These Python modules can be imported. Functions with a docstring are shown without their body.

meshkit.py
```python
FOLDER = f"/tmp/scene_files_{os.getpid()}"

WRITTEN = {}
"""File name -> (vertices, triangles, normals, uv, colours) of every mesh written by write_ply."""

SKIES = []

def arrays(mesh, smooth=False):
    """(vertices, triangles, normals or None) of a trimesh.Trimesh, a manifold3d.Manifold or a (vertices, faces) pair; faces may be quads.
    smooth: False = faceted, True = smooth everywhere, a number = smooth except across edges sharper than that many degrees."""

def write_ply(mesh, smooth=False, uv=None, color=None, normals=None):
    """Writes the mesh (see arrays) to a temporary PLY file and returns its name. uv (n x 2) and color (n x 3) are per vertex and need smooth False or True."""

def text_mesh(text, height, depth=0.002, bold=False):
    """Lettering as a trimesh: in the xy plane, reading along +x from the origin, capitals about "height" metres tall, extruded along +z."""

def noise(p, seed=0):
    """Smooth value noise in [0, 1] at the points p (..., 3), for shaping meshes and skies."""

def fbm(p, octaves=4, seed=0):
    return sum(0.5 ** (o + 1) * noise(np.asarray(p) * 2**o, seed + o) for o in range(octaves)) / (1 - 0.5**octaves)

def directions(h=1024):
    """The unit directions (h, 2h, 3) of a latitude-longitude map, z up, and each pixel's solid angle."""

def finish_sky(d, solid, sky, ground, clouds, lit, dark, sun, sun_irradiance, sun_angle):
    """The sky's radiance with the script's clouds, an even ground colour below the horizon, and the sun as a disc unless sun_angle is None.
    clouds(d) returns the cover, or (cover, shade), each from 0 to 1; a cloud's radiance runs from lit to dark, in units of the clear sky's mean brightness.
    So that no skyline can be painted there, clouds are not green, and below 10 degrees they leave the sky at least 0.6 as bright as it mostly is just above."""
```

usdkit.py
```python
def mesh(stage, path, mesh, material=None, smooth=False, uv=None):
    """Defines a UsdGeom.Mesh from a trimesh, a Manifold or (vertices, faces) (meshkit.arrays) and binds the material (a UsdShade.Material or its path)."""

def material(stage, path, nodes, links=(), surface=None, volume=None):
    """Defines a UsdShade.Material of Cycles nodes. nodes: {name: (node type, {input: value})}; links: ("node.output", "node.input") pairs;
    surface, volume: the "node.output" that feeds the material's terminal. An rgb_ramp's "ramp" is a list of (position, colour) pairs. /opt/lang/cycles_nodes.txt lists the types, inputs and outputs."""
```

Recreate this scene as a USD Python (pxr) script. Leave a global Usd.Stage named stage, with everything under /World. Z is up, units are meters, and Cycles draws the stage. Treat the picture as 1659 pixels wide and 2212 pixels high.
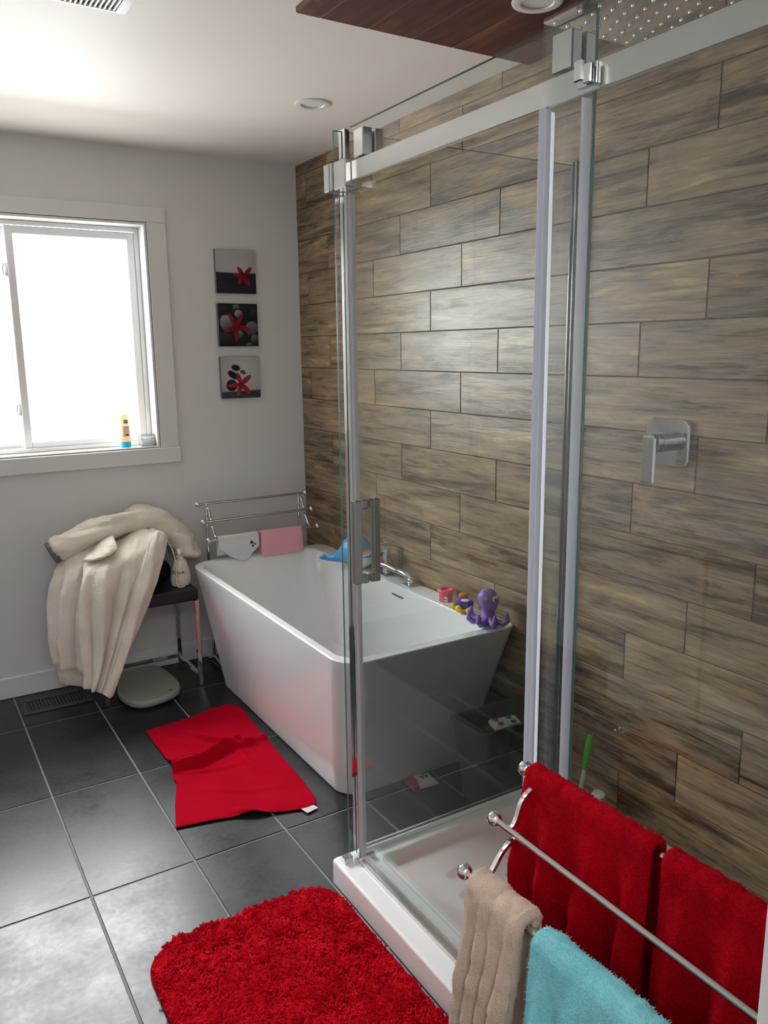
import math, random
import numpy as np, trimesh, manifold3d as m3, usdkit, meshkit
from scipy.interpolate import CubicSpline, RectBivariateSpline
from pxr import Usd, UsdGeom, UsdLux, UsdShade, Gf, Sdf, Vt

stage = Usd.Stage.CreateInMemory()
UsdGeom.SetStageUpAxis(stage, 'Z'); UsdGeom.SetStageMetersPerUnit(stage, 1.0)
UsdGeom.Xform.Define(stage, '/World'); UsdGeom.Scope.Define(stage, '/World/Looks')
rnd = random.Random(7)

# ---------------------------------------------------------------- camera
EXPOSURE = 0.66
CAM, YAW, PITCH, ROLL = (-1.8603, -3.85, 1.5448), .5486, .199, -.0121
cam = UsdGeom.Camera.Define(stage, '/World/camera')
cam.CreateHorizontalApertureAttr(24.0); cam.CreateFocalLengthAttr(24.0 * 1740.66 / 1659)
cam.CreateFStopAttr(0.0); cam.CreateExposureAttr(EXPOSURE)
fw = np.array([math.sin(YAW) * math.cos(PITCH), math.cos(YAW) * math.cos(PITCH), -math.sin(PITCH)])
rt = np.array([math.cos(YAW), -math.sin(YAW), 0]); up = np.cross(rt, fw)
r2 = math.cos(ROLL) * rt + math.sin(ROLL) * up; u2 = -math.sin(ROLL) * rt + math.cos(ROLL) * up
cam.AddTransformOp().Set(Gf.Matrix4d(*r2, 0, *u2, 0, *(-fw), 0, *CAM, 1))

# ---------------------------------------------------------------- light: overcast sky, daylight through the window
dome = UsdLux.DomeLight.Define(stage, '/World/sky_light'); dome.CreateIntensityAttr(1.5); dome.CreateColorAttr(Gf.Vec3f(1.0, .97, .90))
win_light = UsdLux.RectLight.Define(stage, '/World/window_daylight')
win_light.CreateWidthAttr(2.6); win_light.CreateHeightAttr(1.36); win_light.CreateIntensityAttr(18.5); win_light.CreateColorAttr(Gf.Vec3f(.93, .95, 1.0))
win_light.AddTranslateOp().Set((-1.33, .95, 2.14)); win_light.AddRotateXOp().Set(-90)

room_light = UsdLux.RectLight.Define(stage, '/World/entrance_ceiling_light')   # the entrance end of the room, behind the camera
room_light.CreateWidthAttr(1.2); room_light.CreateHeightAttr(.6); room_light.CreateIntensityAttr(6.5); room_light.CreateColorAttr(Gf.Vec3f(1.0, .97, .93))
room_light.AddTranslateOp().Set((-1.75, -4.35, 2.43))

# ---------------------------------------------------------------- helpers: naming
used = {}
def numbered(path):
    n = used.get(path, 0); used[path] = n + 1
    return path if n == 0 else f'{path}_{n:03d}'
class Thing:
    def __init__(s, name, label=None, cat=None, loc=(0, 0, 0), group=None, kind=None):
        s.loc = np.array(loc, float); s.path = numbered('/World/' + name)
        s.x = UsdGeom.Xform.Define(stage, s.path); s.x.AddTranslateOp().Set(tuple(map(float, loc)))
        p = s.x.GetPrim()
        for k, v in (('label', label), ('category', cat), ('group', group), ('kind', kind)):
            if v: p.SetCustomDataByKey(k, v)
    def add(s, name, mesh, mat, parent=None, smooth=35, label=None, kind=None, colors=None):
        path = numbered((parent or s.path) + '/' + name)
        if isinstance(mesh, (list,)): mesh = cat(mesh)
        if not hasattr(mesh, 'vertices'):
            v, f, _ = meshkit.arrays(mesh); mesh = trimesh.Trimesh(v, f, process=False)
        mesh = trimesh.Trimesh(np.array(mesh.vertices) - s.loc, np.array(mesh.faces), process=False)
        g = usdkit.mesh(stage, path, mesh, M[mat], smooth=smooth)
        p = g.GetPrim()
        if label: p.SetCustomDataByKey('label', label)
        if kind: p.SetCustomDataByKey('kind', kind)
        if colors is not None:
            pv = UsdGeom.PrimvarsAPI(g).CreatePrimvar('paint', Sdf.ValueTypeNames.Color3fArray, 'vertex')
            pv.Set(Vt.Vec3fArray.FromNumpy(np.asarray(colors, np.float32)))
        return path

# ---------------------------------------------------------------- helpers: shapes
def cat(ms):
    vs, fs, n = [], [], 0
    for m in ms:
        v, f = (np.array(m.vertices), np.array(m.faces)) if hasattr(m, 'vertices') else meshkit.arrays(m)[:2]
        vs.append(v); fs.append(f + n); n += len(v)
    return trimesh.Trimesh(np.vstack(vs), np.vstack(fs), process=False)
def box(x0, x1, y0, y1, z0, z1, b=0.0):
    lo, hi = np.array([x0, y0, z0], float), np.array([x1, y1, z1], float)
    if b <= 0:
        m = trimesh.creation.box(hi - lo); m.apply_translation((lo + hi) / 2); return m
    b = min(b, (hi - lo).min() * .45); pts = []
    for sx in (0, 1):
        for sy in (0, 1):
            for sz in (0, 1):
                c = np.where([sx, sy, sz], hi, lo); d = np.where([sx, sy, sz], -b, b)
                for k in range(3):
                    q = c + d; q[k] = c[k]; pts.append(q)
    return trimesh.convex.convex_hull(np.array(pts))
def tube(pts, r, n=12, cap=True, closed=False):
    pts = np.asarray(pts, float); N = len(pts); r = np.broadcast_to(np.asarray(r, float), (N,))
    t = np.gradient(pts, axis=0); t /= np.linalg.norm(t, axis=1, keepdims=True)
    a = np.array([0, 0, 1.]) if abs(t[0][2]) < .9 else np.array([1., 0, 0])
    u = np.cross(t[0], a); u /= np.linalg.norm(u); V = []
    for i in range(N):
        u = u - t[i] * (u @ t[i]); u /= np.linalg.norm(u); w = np.cross(t[i], u)
        for k in range(n):
            A = 2 * math.pi * k / n; V.append(pts[i] + r[i] * (math.cos(A) * u + math.sin(A) * w))
    F = []
    for i in range(N - 1):
        for k in range(n):
            a0, a1 = i * n + k, i * n + (k + 1) % n
            F += [[a0, a1, a1 + n], [a0, a1 + n, a0 + n]]
    if cap:
        V += [pts[0], pts[-1]]; c0, c1 = N * n, N * n + 1
        for k in range(n):
            F += [[c0, (k + 1) % n, k], [c1, (N - 1) * n + k, (N - 1) * n + (k + 1) % n]]
    m = trimesh.Trimesh(np.array(V), np.array(F), process=False); return m
def spline(pts, n=40):
    pts = np.asarray(pts, float); d = np.r_[0, np.cumsum(np.linalg.norm(np.diff(pts, axis=0), axis=1))]
    return CubicSpline(d, pts)(np.linspace(0, d[-1], n))
def lathe(prof, n=40, at=(0, 0, 0), sx=1, sy=1):
    prof = np.asarray(prof, float); V, F = [], []; N = len(prof)
    for r, z in prof:
        for k in range(n):
            A = 2 * math.pi * k / n; V.append((at[0] + sx * r * math.cos(A), at[1] + sy * r * math.sin(A), at[2] + z))
    for i in range(N - 1):
        for k in range(n):
            a, b = i * n + k, i * n + (k + 1) % n
            F += [[a, b, b + n], [a, b + n, a + n]]
    return trimesh.Trimesh(np.array(V), np.array(F), process=False)
def sph(c, r, s=3):
    m = trimesh.creation.icosphere(s); m.apply_scale(r if np.ndim(r) else [r] * 3); m.apply_translation(c); return m
def rot(m, deg, axis, about=(0, 0, 0)):
    m = m.copy(); m.apply_transform(trimesh.transformations.rotation_matrix(math.radians(deg), axis, about)); return m
def rrect(x0, x1, y0, y1, z, r, n=10):
    """ring, counter-clockwise; r = radii at (x0,y0),(x1,y0),(x1,y1),(x0,y1)"""
    r = [r] * 4 if np.ndim(r) == 0 else r; P = []
    for (cx, cy, sx, sy, a0), q in zip(((x0, y0, 1, 1, 180), (x1, y0, -1, 1, 270), (x1, y1, -1, -1, 0), (x0, y1, 1, -1, 90)), r):
        for k in range(n + 1):
            A = math.radians(a0 + 90 * k / n); P.append((cx + sx * q + q * math.cos(A), cy + sy * q + q * math.sin(A), z))
    return np.array(P)
def loft(rings, cap0=True, cap1=True):
    n = len(rings[0]); V = np.vstack(rings); F = []
    for i in range(len(rings) - 1):
        for k in range(n):
            a, b = i * n + k, i * n + (k + 1) % n
            F += [[a, b, b + n], [a, b + n, a + n]]
    V = list(V)
    if cap0: V.append(rings[0].mean(0)); F += [[len(V) - 1, (k + 1) % n, k] for k in range(n)]
    if cap1: V.append(rings[-1].mean(0)); o = (len(rings) - 1) * n; F += [[len(V) - 1, o + k, o + (k + 1) % n] for k in range(n)]
    return trimesh.Trimesh(np.array(V), np.array(F), process=False)
def sheet(G, th, nrm=None):
    """closed cloth of thickness th from a grid of points (a, b, 3)"""
    a, b = G.shape[:2]
    du, dv = np.gradient(G, axis=0), np.gradient(G, axis=1)
    n = np.cross(du, dv); n /= np.maximum(np.linalg.norm(n, axis=2, keepdims=True), 1e-9)
    edge = np.ones((a, b)); 
    for k, w in ((0, .25), (1, .75)):
        edge[k, :] = np.minimum(edge[k, :], w); edge[-1 - k, :] = np.minimum(edge[-1 - k, :], w); edge[:, k] = np.minimum(edge[:, k], w); edge[:, -1 - k] = np.minimum(edge[:, -1 - k], w)
    T = th / 2 * edge[..., None]
    V = np.vstack([(G + n * T).reshape(-1, 3), (G - n * T).reshape(-1, 3)]); F = []; o = a * b
    i, j = np.meshgrid(np.arange(a - 1), np.arange(b - 1), indexing='ij'); p = (i * b + j).ravel(); q, r, s = p + 1, p + b + 1, p + b
    F = [np.stack([p, s, r], 1), np.stack([p, r, q], 1), np.stack([p + o, r + o, s + o], 1), np.stack([p + o, q + o, r + o], 1)]
    ring = list(range(b)) + [k * b + b - 1 for k in range(1, a)] + [(a - 1) * b + k for k in range(b - 2, -1, -1)] + [k * b for k in range(a - 2, 0, -1)]
    ring = np.array(ring); nx = np.roll(ring, -1)
    F += [np.stack([ring, nx, nx + o], 1), np.stack([ring, nx + o, ring + o], 1)]
    return trimesh.Trimesh(V, np.vstack(F), process=False)
def surf(rows, a, b):
    """smooth grid through rows of control points"""
    R = np.array(rows, float); A, B = R.shape[:2]
    u, v = np.linspace(0, 1, A), np.linspace(0, 1, B)
    return np.stack([RectBivariateSpline(u, v, R[..., k], kx=min(3, A - 1), ky=min(3, B - 1))(np.linspace(0, 1, a), np.linspace(0, 1, b)) for k in range(3)], -1)
def blob(chain, ref=.006, it=10):
    """one smooth body: hulls of sphere pairs [(p, r, q, s)...]"""
    parts = []
    for p, r, q, s in chain:
        parts.append(m3.Manifold.batch_hull([m3.Manifold.sphere(r, 20).translate(tuple(map(float, p))), m3.Manifold.sphere(s, 20).translate(tuple(map(float, q)))]))
    m = m3.Manifold.batch_boolean(parts, m3.OpType.Add).refine_to_length(ref).to_mesh()
    t = trimesh.Trimesh(m.vert_properties[:, :3], m.tri_verts, process=True)
    return trimesh.smoothing.filter_taubin(t, iterations=it)
def lin(c):
    c = np.array(c, float) / 255; return tuple(np.where(c <= .04045, c / 12.92, ((c + .055) / 1.055) ** 2.4))

# ---------------------------------------------------------------- materials
M = {}
def pm(name, color, rough=.5, metal=0., bump=None, **kw):
    """principled; bump = (noise scale, strength, distance)"""
    n = {'p': ('principled_bsdf', dict(base_color=tuple(color), roughness=rough, metallic=metal, **kw))}; L = []
    if bump:
        n['t'] = ('texture_coordinate', {}); n['n'] = ('noise_texture', dict(scale=bump[0], detail=3.)); n['b'] = ('bump', dict(strength=bump[1], distance=bump[2]))
        L = [('t.object', 'n.vector'), ('n.fac', 'b.height'), ('b.normal', 'p.normal')]
    M[name] = usdkit.material(stage, '/World/Looks/' + name, n, L, surface='p.BSDF')
def fabric(name, c1, c2, scale=160., bump=.5, dist=.002, sheen=.5, rough=.95, vary=6.):
    M[name] = usdkit.material(stage, '/World/Looks/' + name, {
        't': ('texture_coordinate', {}), 'n': ('noise_texture', dict(scale=scale, detail=4.)), 'v': ('noise_texture', dict(scale=vary, detail=3.)),
        'mul': ('math', dict(math_type='multiply_add', value2=.6, value3=0.)), 'add': ('math', dict(math_type='multiply_add', value2=.4)),
        'r': ('rgb_ramp', dict(ramp=[(.3, c1), (.7, c2)])), 'b': ('bump', dict(strength=bump, distance=dist)),
        'p': ('principled_bsdf', dict(roughness=rough, sheen_weight=sheen, sheen_roughness=.4, sheen_tint=c2, specular_ior_level=.06))},
        [('t.object', 'n.vector'), ('t.object', 'v.vector'), ('n.fac', 'mul.value1'), ('v.fac', 'add.value1'), ('mul.value', 'add.value3'), ('add.value', 'r.fac'), ('r.color', 'p.base_color'), ('n.fac', 'b.height'), ('b.normal', 'p.normal')], surface='p.BSDF')
def wood(name, ramp, rough, stretch):
    """wood-look tile: grain along `stretch` axis, shifted tile by tile"""
    sc = {'y': (5., 2.6, 24.), 'yc': (26., 2.2, 5.)}[stretch]; fine = {'y': (10., 7., 190.), 'yc': (150., 4., 10.)}[stretch]; big = {'y': (2., 2.2, 8.), 'yc': (5., 2.6, 2.)}[stretch]
    M[name] = usdkit.material(stage, '/World/Looks/' + name, {
        'g': ('geometry', {}), 'o': ('object_info', {}), 'off': ('combine_xyz', {}), 'm1': ('math', dict(math_type='multiply', value2=37.)), 'm2': ('math', dict(math_type='multiply', value2=71.)),
        'va': ('vector_math', dict(math_type='add')),
        's1': ('mapping', dict(scale=sc)), 's2': ('mapping', dict(scale=fine)), 's3': ('mapping', dict(scale=big)),
        'n1': ('noise_texture', dict(scale=1., detail=7., roughness=.72, distortion=.45)), 'n2': ('noise_texture', dict(scale=1., detail=4., roughness=.7)), 'n3': ('noise_texture', dict(scale=1., detail=4., roughness=.6, distortion=.4)),
        'a1': ('math', dict(math_type='multiply_add', value2=.72)), 'a2': ('math', dict(math_type='multiply_add', value2=.28, value3=0.)), 'tone': ('math', dict(math_type='multiply_add', value2=.07, value3=-.035)), 'a3': ('math', dict(math_type='add')),
        'r': ('rgb_ramp', dict(ramp=ramp[0])), 'r2': ('rgb_ramp', dict(ramp=ramp[1])), 'f': ('map_range', dict(range_type='smoothstep', from_min=.55, from_max=.60)), 'mx': ('mix', {}),
        'b': ('bump', dict(strength=.5, distance=.004)), 'rr': ('map_range', dict(from_min=.3, from_max=.75, to_min=rough + .1, to_max=rough - .06)),
        'p': ('principled_bsdf', dict(specular_ior_level=.5))},
        [('o.random', 'm1.value1'), ('o.random', 'm2.value1'), ('m1.value', 'off.x'), ('m2.value', 'off.y'), ('m1.value', 'off.z'), ('g.position', 'va.vector1'), ('off.vector', 'va.vector2'),
         ('va.vector', 's1.vector'), ('va.vector', 's2.vector'), ('va.vector', 's3.vector'), ('s1.vector', 'n1.vector'), ('s2.vector', 'n2.vector'), ('s3.vector', 'n3.vector'),
         ('n2.fac', 'a2.value1'), ('n1.fac', 'a1.value1'), ('a2.value', 'a1.value3'), ('o.random', 'tone.value1'), ('a1.value', 'a3.value1'), ('tone.value', 'a3.value2'), ('a3.value', 'r.fac'), ('a3.value', 'r2.fac'),
         ('n3.fac', 'f.value'), ('f.result', 'mx.fac'), ('r.color', 'mx.color1'), ('r2.color', 'mx.color2'), ('mx.color', 'p.base_color'), ('a1.value', 'b.height'), ('b.normal', 'p.normal'), ('a1.value', 'rr.value'), ('rr.result', 'p.roughness')], surface='p.BSDF')
def pane(name, tint, spec=1.0, rough=0.):
    M[name] = usdkit.material(stage, '/World/Looks/' + name, {
        'gm': ('geometry', {}), 'io': ('math', dict(math_type='multiply_add', value2=-.8333, value3=1.5)), 'f': ('fresnel', {}), 'm': ('math', dict(math_type='multiply', value2=spec)), 't': ('transparent_bsdf', dict(color=tint)), 'g': ('glossy_bsdf', dict(color=(1, 1, 1), roughness=rough)), 'x': ('mix_closure', {})},
        [('gm.backfacing', 'io.value1'), ('io.value', 'f.IOR'), ('f.fac', 'm.value1'), ('m.value', 'x.fac'), ('t.BSDF', 'x.closure1'), ('g.BSDF', 'x.closure2')], surface='x.closure')
pm('wall_paint', (.70, .695, .69), .55, bump=(300., .06, .0006)); pm('ceiling_paint', (.81, .78, .73), .6, bump=(160., .05, .0005)); pm('trim_white', (.74, .74, .73), .35)
pm('vinyl_white', (.78, .79, .80), .3); pm('grout_wall', lin((92, 80, 66)), .9); pm('grout_floor', lin((140, 141, 144)), .9); pm('grout_ceiling', lin((120, 92, 76)), .9)
wood('wood_tile', ([(.35, lin((44, 35, 25))), (.43, lin((92, 76, 58))), (.485, lin((130, 110, 87))), (.56, lin((155, 132, 106))), (.66, lin((185, 160, 128)))],
                   [(.36, lin((58, 45, 32))), (.44, lin((112, 92, 66))), (.52, lin((156, 129, 92))), (.63, lin((196, 168, 122)))]), .33, 'y')
wood('ceiling_tile', ([(.3, lin((48, 24, 16))), (.5, lin((82, 42, 27))), (.7, lin((112, 64, 42)))], [(.3, lin((64, 34, 20))), (.5, lin((98, 56, 34))), (.7, lin((128, 82, 52)))]), .72, 'yc')
M['floor_tile'] = usdkit.material(stage, '/World/Looks/floor_tile', {
    'g': ('geometry', {}), 'o': ('object_info', {}), 'm': ('math', dict(math_type='multiply', value2=31.)), 'off': ('combine_xyz', {}), 'va': ('vector_math', dict(math_type='add')),
    'n1': ('noise_texture', dict(scale=4.5, detail=7., roughness=.62)), 'n2': ('noise_texture', dict(scale=60., detail=4.)), 'mix': ('math', dict(math_type='multiply_add', value2=.75)), 'm2': ('math', dict(math_type='multiply', value2=.25)),
    'r': ('rgb_ramp', dict(ramp=[(.3, lin((22, 22, 24))), (.5, lin((30, 31, 33))), (.7, lin((42, 43, 45)))])), 'rr': ('map_range', dict(from_min=.3, from_max=.7, to_min=.27, to_max=.44)),
    'b': ('bump', dict(strength=.25, distance=.0015)), 'p': ('principled_bsdf', {})},
    [('o.random', 'm.value1'), ('m.value', 'off.x'), ('m.value', 'off.y'), ('g.position', 'va.vector1'), ('off.vector', 'va.vector2'), ('va.vector', 'n1.vector'), ('va.vector', 'n2.vector'), ('n2.fac', 'm2.value1'), ('n1.fac', 'mix.value1'), ('m2.value', 'mix.value3'),
     ('mix.value', 'r.fac'), ('r.color', 'p.base_color'), ('mix.value', 'rr.value'), ('rr.result', 'p.roughness'), ('mix.value', 'b.height'), ('b.normal', 'p.normal')], surface='p.BSDF')
pane('shower_glass', (.938, .957, .95)); pane('window_glass', (.98, .985, .985)); pane('clear_plastic', (.97, .98, .985), 1., .03)
pm('glass_edge', lin((66, 108, 98)), .12); 
M['seal'] = usdkit.material(stage, '/World/Looks/seal', {'t': ('translucent_bsdf', dict(color=lin((248, 248, 253)))), 'p': ('principled_bsdf', dict(base_color=lin((220, 222, 228)), roughness=.2)), 'x': ('mix_closure', dict(fac=.12))}, [('t.BSDF', 'x.closure1'), ('p.BSDF', 'x.closure2')], surface='x.closure')
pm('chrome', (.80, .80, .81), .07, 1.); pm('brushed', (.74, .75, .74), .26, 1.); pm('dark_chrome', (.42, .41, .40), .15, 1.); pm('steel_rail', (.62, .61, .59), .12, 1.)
pm('acrylic', (.80, .81, .81), .12, coat_weight=.4, coat_roughness=.05); pm('tray_acrylic', (.89, .90, .90), .16); pm('black', (.012, .012, .013), .5); pm('black_seat', (.011, .012, .017), .55, bump=(400., .2, .0006))
pm('register_metal', lin((66, 66, 68)), .5); pm('scale_grey', lin((152, 152, 144)), .5); pm('dark_rubber', (.02, .02, .02), .7)
fabric('red_towel', lin((128, 0, 16)), lin((208, 6, 30)), 420., .9, .003, .35); fabric('red_flat', lin((156, 0, 26)), lin((186, 0, 34)), 500., .5, .0015, .0)
fabric('beige_towel', lin((194, 170, 154)), lin((230, 208, 192)), 420., .9, .003, .4); fabric('blue_towel', lin((112, 194, 206)), lin((160, 228, 236)), 420., .9, .003, .4)
fabric('white_cloth', lin((200, 200, 204)), lin((228, 228, 230)), 500., .6, .0015, .3); fabric('pink_cloth', lin((224, 156, 168)), lin((244, 184, 194)), 500., .6, .0015, .3)
fabric('bag_cloth', lin((26, 14, 26)), lin((44, 24, 40)), 300., .4, .001, .1)
M['robe_cloth'] = usdkit.material(stage, '/World/Looks/robe_cloth', {
    't': ('texture_coordinate', {}), 'w1': ('wave_texture', dict(wave_type='bands', bands_direction='x', scale=42., distortion=.6)), 'w2': ('wave_texture', dict(wave_type='bands', bands_direction='z', scale=42., distortion=.6)), 'h': ('math', dict(math_type='multiply')),
    'n': ('noise_texture', dict(scale=7., detail=4.)), 'r': ('rgb_ramp', dict(ramp=[(.3, lin((220, 211, 198))), (.7, lin((240, 233, 222)))])), 'b': ('bump', dict(strength=.5, distance=.002)),
    'p': ('principled_bsdf', dict(roughness=.95, sheen_weight=.3, specular_ior_level=.15))},
    [('t.object', 'w1.vector'), ('t.object', 'w2.vector'), ('t.object', 'n.vector'), ('w1.fac', 'h.value1'), ('w2.fac', 'h.value2'), ('h.value', 'b.height'), ('n.fac', 'r.fac'), ('r.color', 'p.base_color'), ('b.normal', 'p.normal')], surface='p.BSDF')
fabric('cuff_grey', lin((96, 96, 104)), lin((124, 124, 132)), 500., .4, .001, .2)
pm('print_ink', (.5, .5, .5), .7)
M['print_ink'] = usdkit.material(stage, '/World/Looks/print_ink', {'a': ('attribute', dict(attribute='paint')), 'p': ('principled_bsdf', dict(roughness=.75, specular_ior_level=.2))}, [('a.color', 'p.base_color')], surface='p.BSDF')
pm('canvas_side', lin((120, 118, 116)), .8)
for n_, c_, r_ in (('cyan', (30, 190, 228), .3), ('label_blue', (120, 160, 206), .5), ('label_pale', (240, 214, 200), .5), ('ink_navy', (28, 34, 60), .5), ('ink_grey', (150, 152, 150), .6), ('soap_white', (226, 220, 210), .3), 
                   ('toy_blue', (70, 152, 206), .45), ('toy_purple', (146, 108, 192), .5), ('toy_violet', (86, 60, 160), .3), ('toy_pink', (240, 92, 128), .4), ('toy_orange', (232, 104, 40), .4), ('toy_yellow', (246, 206, 30), .35), ('toy_white', (236, 240, 246), .4), ('toy_green', (170, 188, 40), .45), ('toy_iris', (44, 78, 120), .3), ('toy_magenta', (226, 40, 110), .35),
                   ('brush_green', (66, 168, 40), .35), ('brush_grey', (190, 194, 192), .4), ('packet_white', (216, 214, 206), .4), ('packet_red', (188, 40, 50), .4), ('ink_brown', (110, 70, 40), .6), ('ink_teal', (40, 120, 120), .6), ('ink_red', (150, 50, 40), .6), ('lens', (226, 224, 218), .4), ('bin_stuff', (52, 60, 66), .6), ('tag_white', (214, 212, 210), .7)):
    pm(n_, lin(c_), r_)
M['peach'] = usdkit.material(stage, '/World/Looks/peach_lotion', {'t': ('translucent_bsdf', dict(color=lin((250, 228, 196)))), 'p': ('principled_bsdf', dict(base_color=lin((246, 208, 166)), roughness=.3)), 'x': ('mix_closure', dict(fac=.72))}, [('t.BSDF', 'x.closure1'), ('p.BSDF', 'x.closure2')], surface='x.closure')
M['swab_white'] = usdkit.material(stage, '/World/Looks/swab_white', {'t': ('translucent_bsdf', dict(color=(.86, .87, .88))), 'p': ('principled_bsdf', dict(base_color=(.86, .86, .86), roughness=.8)), 'x': ('mix_closure', dict(fac=.5))}, [('t.BSDF', 'x.closure1'), ('p.BSDF', 'x.closure2')], surface='x.closure')
M['bin_plastic'] = usdkit.material(stage, '/World/Looks/bin_plastic', {'t': ('transparent_bsdf', dict(color=(.62, .66, .68))), 'p': ('principled_bsdf', dict(base_color=lin((96, 104, 108)), roughness=.25)), 'x': ('mix_closure', dict(fac=.5))}, [('t.BSDF', 'x.closure1'), ('p.BSDF', 'x.closure2')], surface='x.closure')
pane('water', (.99, .995, .995), 1.0)

# ---------------------------------------------------------------- the setting
H = 2.44; XL, YB = -2.75, -4.75                                  # left wall, wall behind the camera
def setting(name): return Thing(name, kind='structure')
# floor: slate-look tiles, 0.308 x 0.632 with recessed grout
fl = setting('floor'); fl.add('grout_bed', box(XL - .1, 0, YB - .1, .15, -.06, -.0022), 'grout_floor')
FX, FW, FY, FD = -1.5149, .30845, -.3695, .63194
for i in range(-5, 6):
    for j in range(-1, 8):
        x0, x1, y1 = FX + i * FW, FX + (i + 1) * FW, FY - (j - 0) * FD; y0 = y1 - FD
        x0, x1, y0, y1 = max(x0, XL), min(x1, -.001), max(y0, YB), min(y1, -.001)
        if x1 - x0 < .02 or y1 - y0 < .02: continue
        g = .0034; fl.add('tile', box(x0 + g, x1 - g, y0 + g, y1 - g, -.011, rnd.uniform(-.0003, .0003), .0012), 'floor_tile', smooth=False)
# right wall: wood-look tiles 0.155 x 0.632, each course shifted by a third
wr = setting('wall_right'); wr.add('grout_bed', box(.0025, .12, YB, .15, -.02, H + .05), 'grout_wall')
Z0, RH, TL = 2.2336, .15513, .6325; PH = {0: -1.174, 1: -.958, 2: -.743}
PH2 = {0: -1.174, 1: -.9575, 2: -.7415}
for k in range(-2, 16):                                           # k: course between joint k and k+1
    zt, zb = min(Z0 - k * RH, H), max(Z0 - (k + 1) * RH, 0)
    if zt - zb < .01: continue
    ph = PH2[k % 3]
    for n in range(-5, 8):
        y1 = ph - (n - 1) * TL; y0 = y1 - TL; y0_, y1_ = max(y0, YB), min(y1, -.001)
        if y1_ - y0_ < .02: continue
        g = .0017; wr.add('tile', box(rnd.uniform(-.0004, .0004), .011, y0_ + g, y1_ - g, zb + g, zt - g, .0012), 'wood_tile', smooth=False)
# back wall with the window opening
WX0, WX1, WZ0, WZ1 = -1.90, -.765, 1.10, 2.122
wb = setting('wall_back')
wb.add('plaster', [box(XL - .1, WX0, 0, .16, 0, H + .05), box(WX1, .12, 0, .16, 0, H + .05), box(WX0, WX1, 0, .16, 0, WZ0), box(WX0, WX1, 0, .16, WZ1, H + .05)], 'wall_paint', smooth=False)
wl = setting('wall_left'); wl.add('plaster', box(XL - .12, XL, YB - .1, 0, 0, H + .05), 'wall_paint')
wq = setting('wall_rear'); wq.add('plaster', box(XL, .0, YB - .12, YB, 0, H + .05), 'wall_paint')
wf = setting('wall_front'); wf.add('plaster', box(-1.205, -.002, -3.60, -3.475, 0, H), 'wall_paint')
tr = setting('trim_1')
tr.add('jamb', box(-1.222, -1.205, -3.612, -3.472, 0, H - .002, .003), 'trim_white'); tr.add('casing', box(-1.205, -1.13, -3.615, -3.60, 0, H - .002, .003), 'trim_white')
ce = setting('ceiling'); ce.add('drywall', box(XL - .1, .1, YB - .1, .16, H, H + .1), 'ceiling_paint')
CZ = 2.424
ce.add('grout_bed', box(-.815, -.003, -3.47, -1.722, CZ + .002, H - .0005), 'grout_ceiling')
cx = [-.815, -.742, -.592, -.445, -.301, -.153, -.003]
for i in range(6):
    ys = [-1.722]; y = -1.722 - (.37 + .2 * ((i * 2) % 3)); 
    while y > -3.44: ys.append(y); y -= .6325
    ys.append(-3.47)
    for a_, b_ in zip(ys[:-1], ys[1:]):
        ce.add('tile', box(cx[i] + .0012, cx[i + 1] - .0012, b_ + .0012, a_ - .0012 if a_ != -1.722 else a_, CZ, H - .001, .001), 'ceiling_tile', smooth=False)
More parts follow.
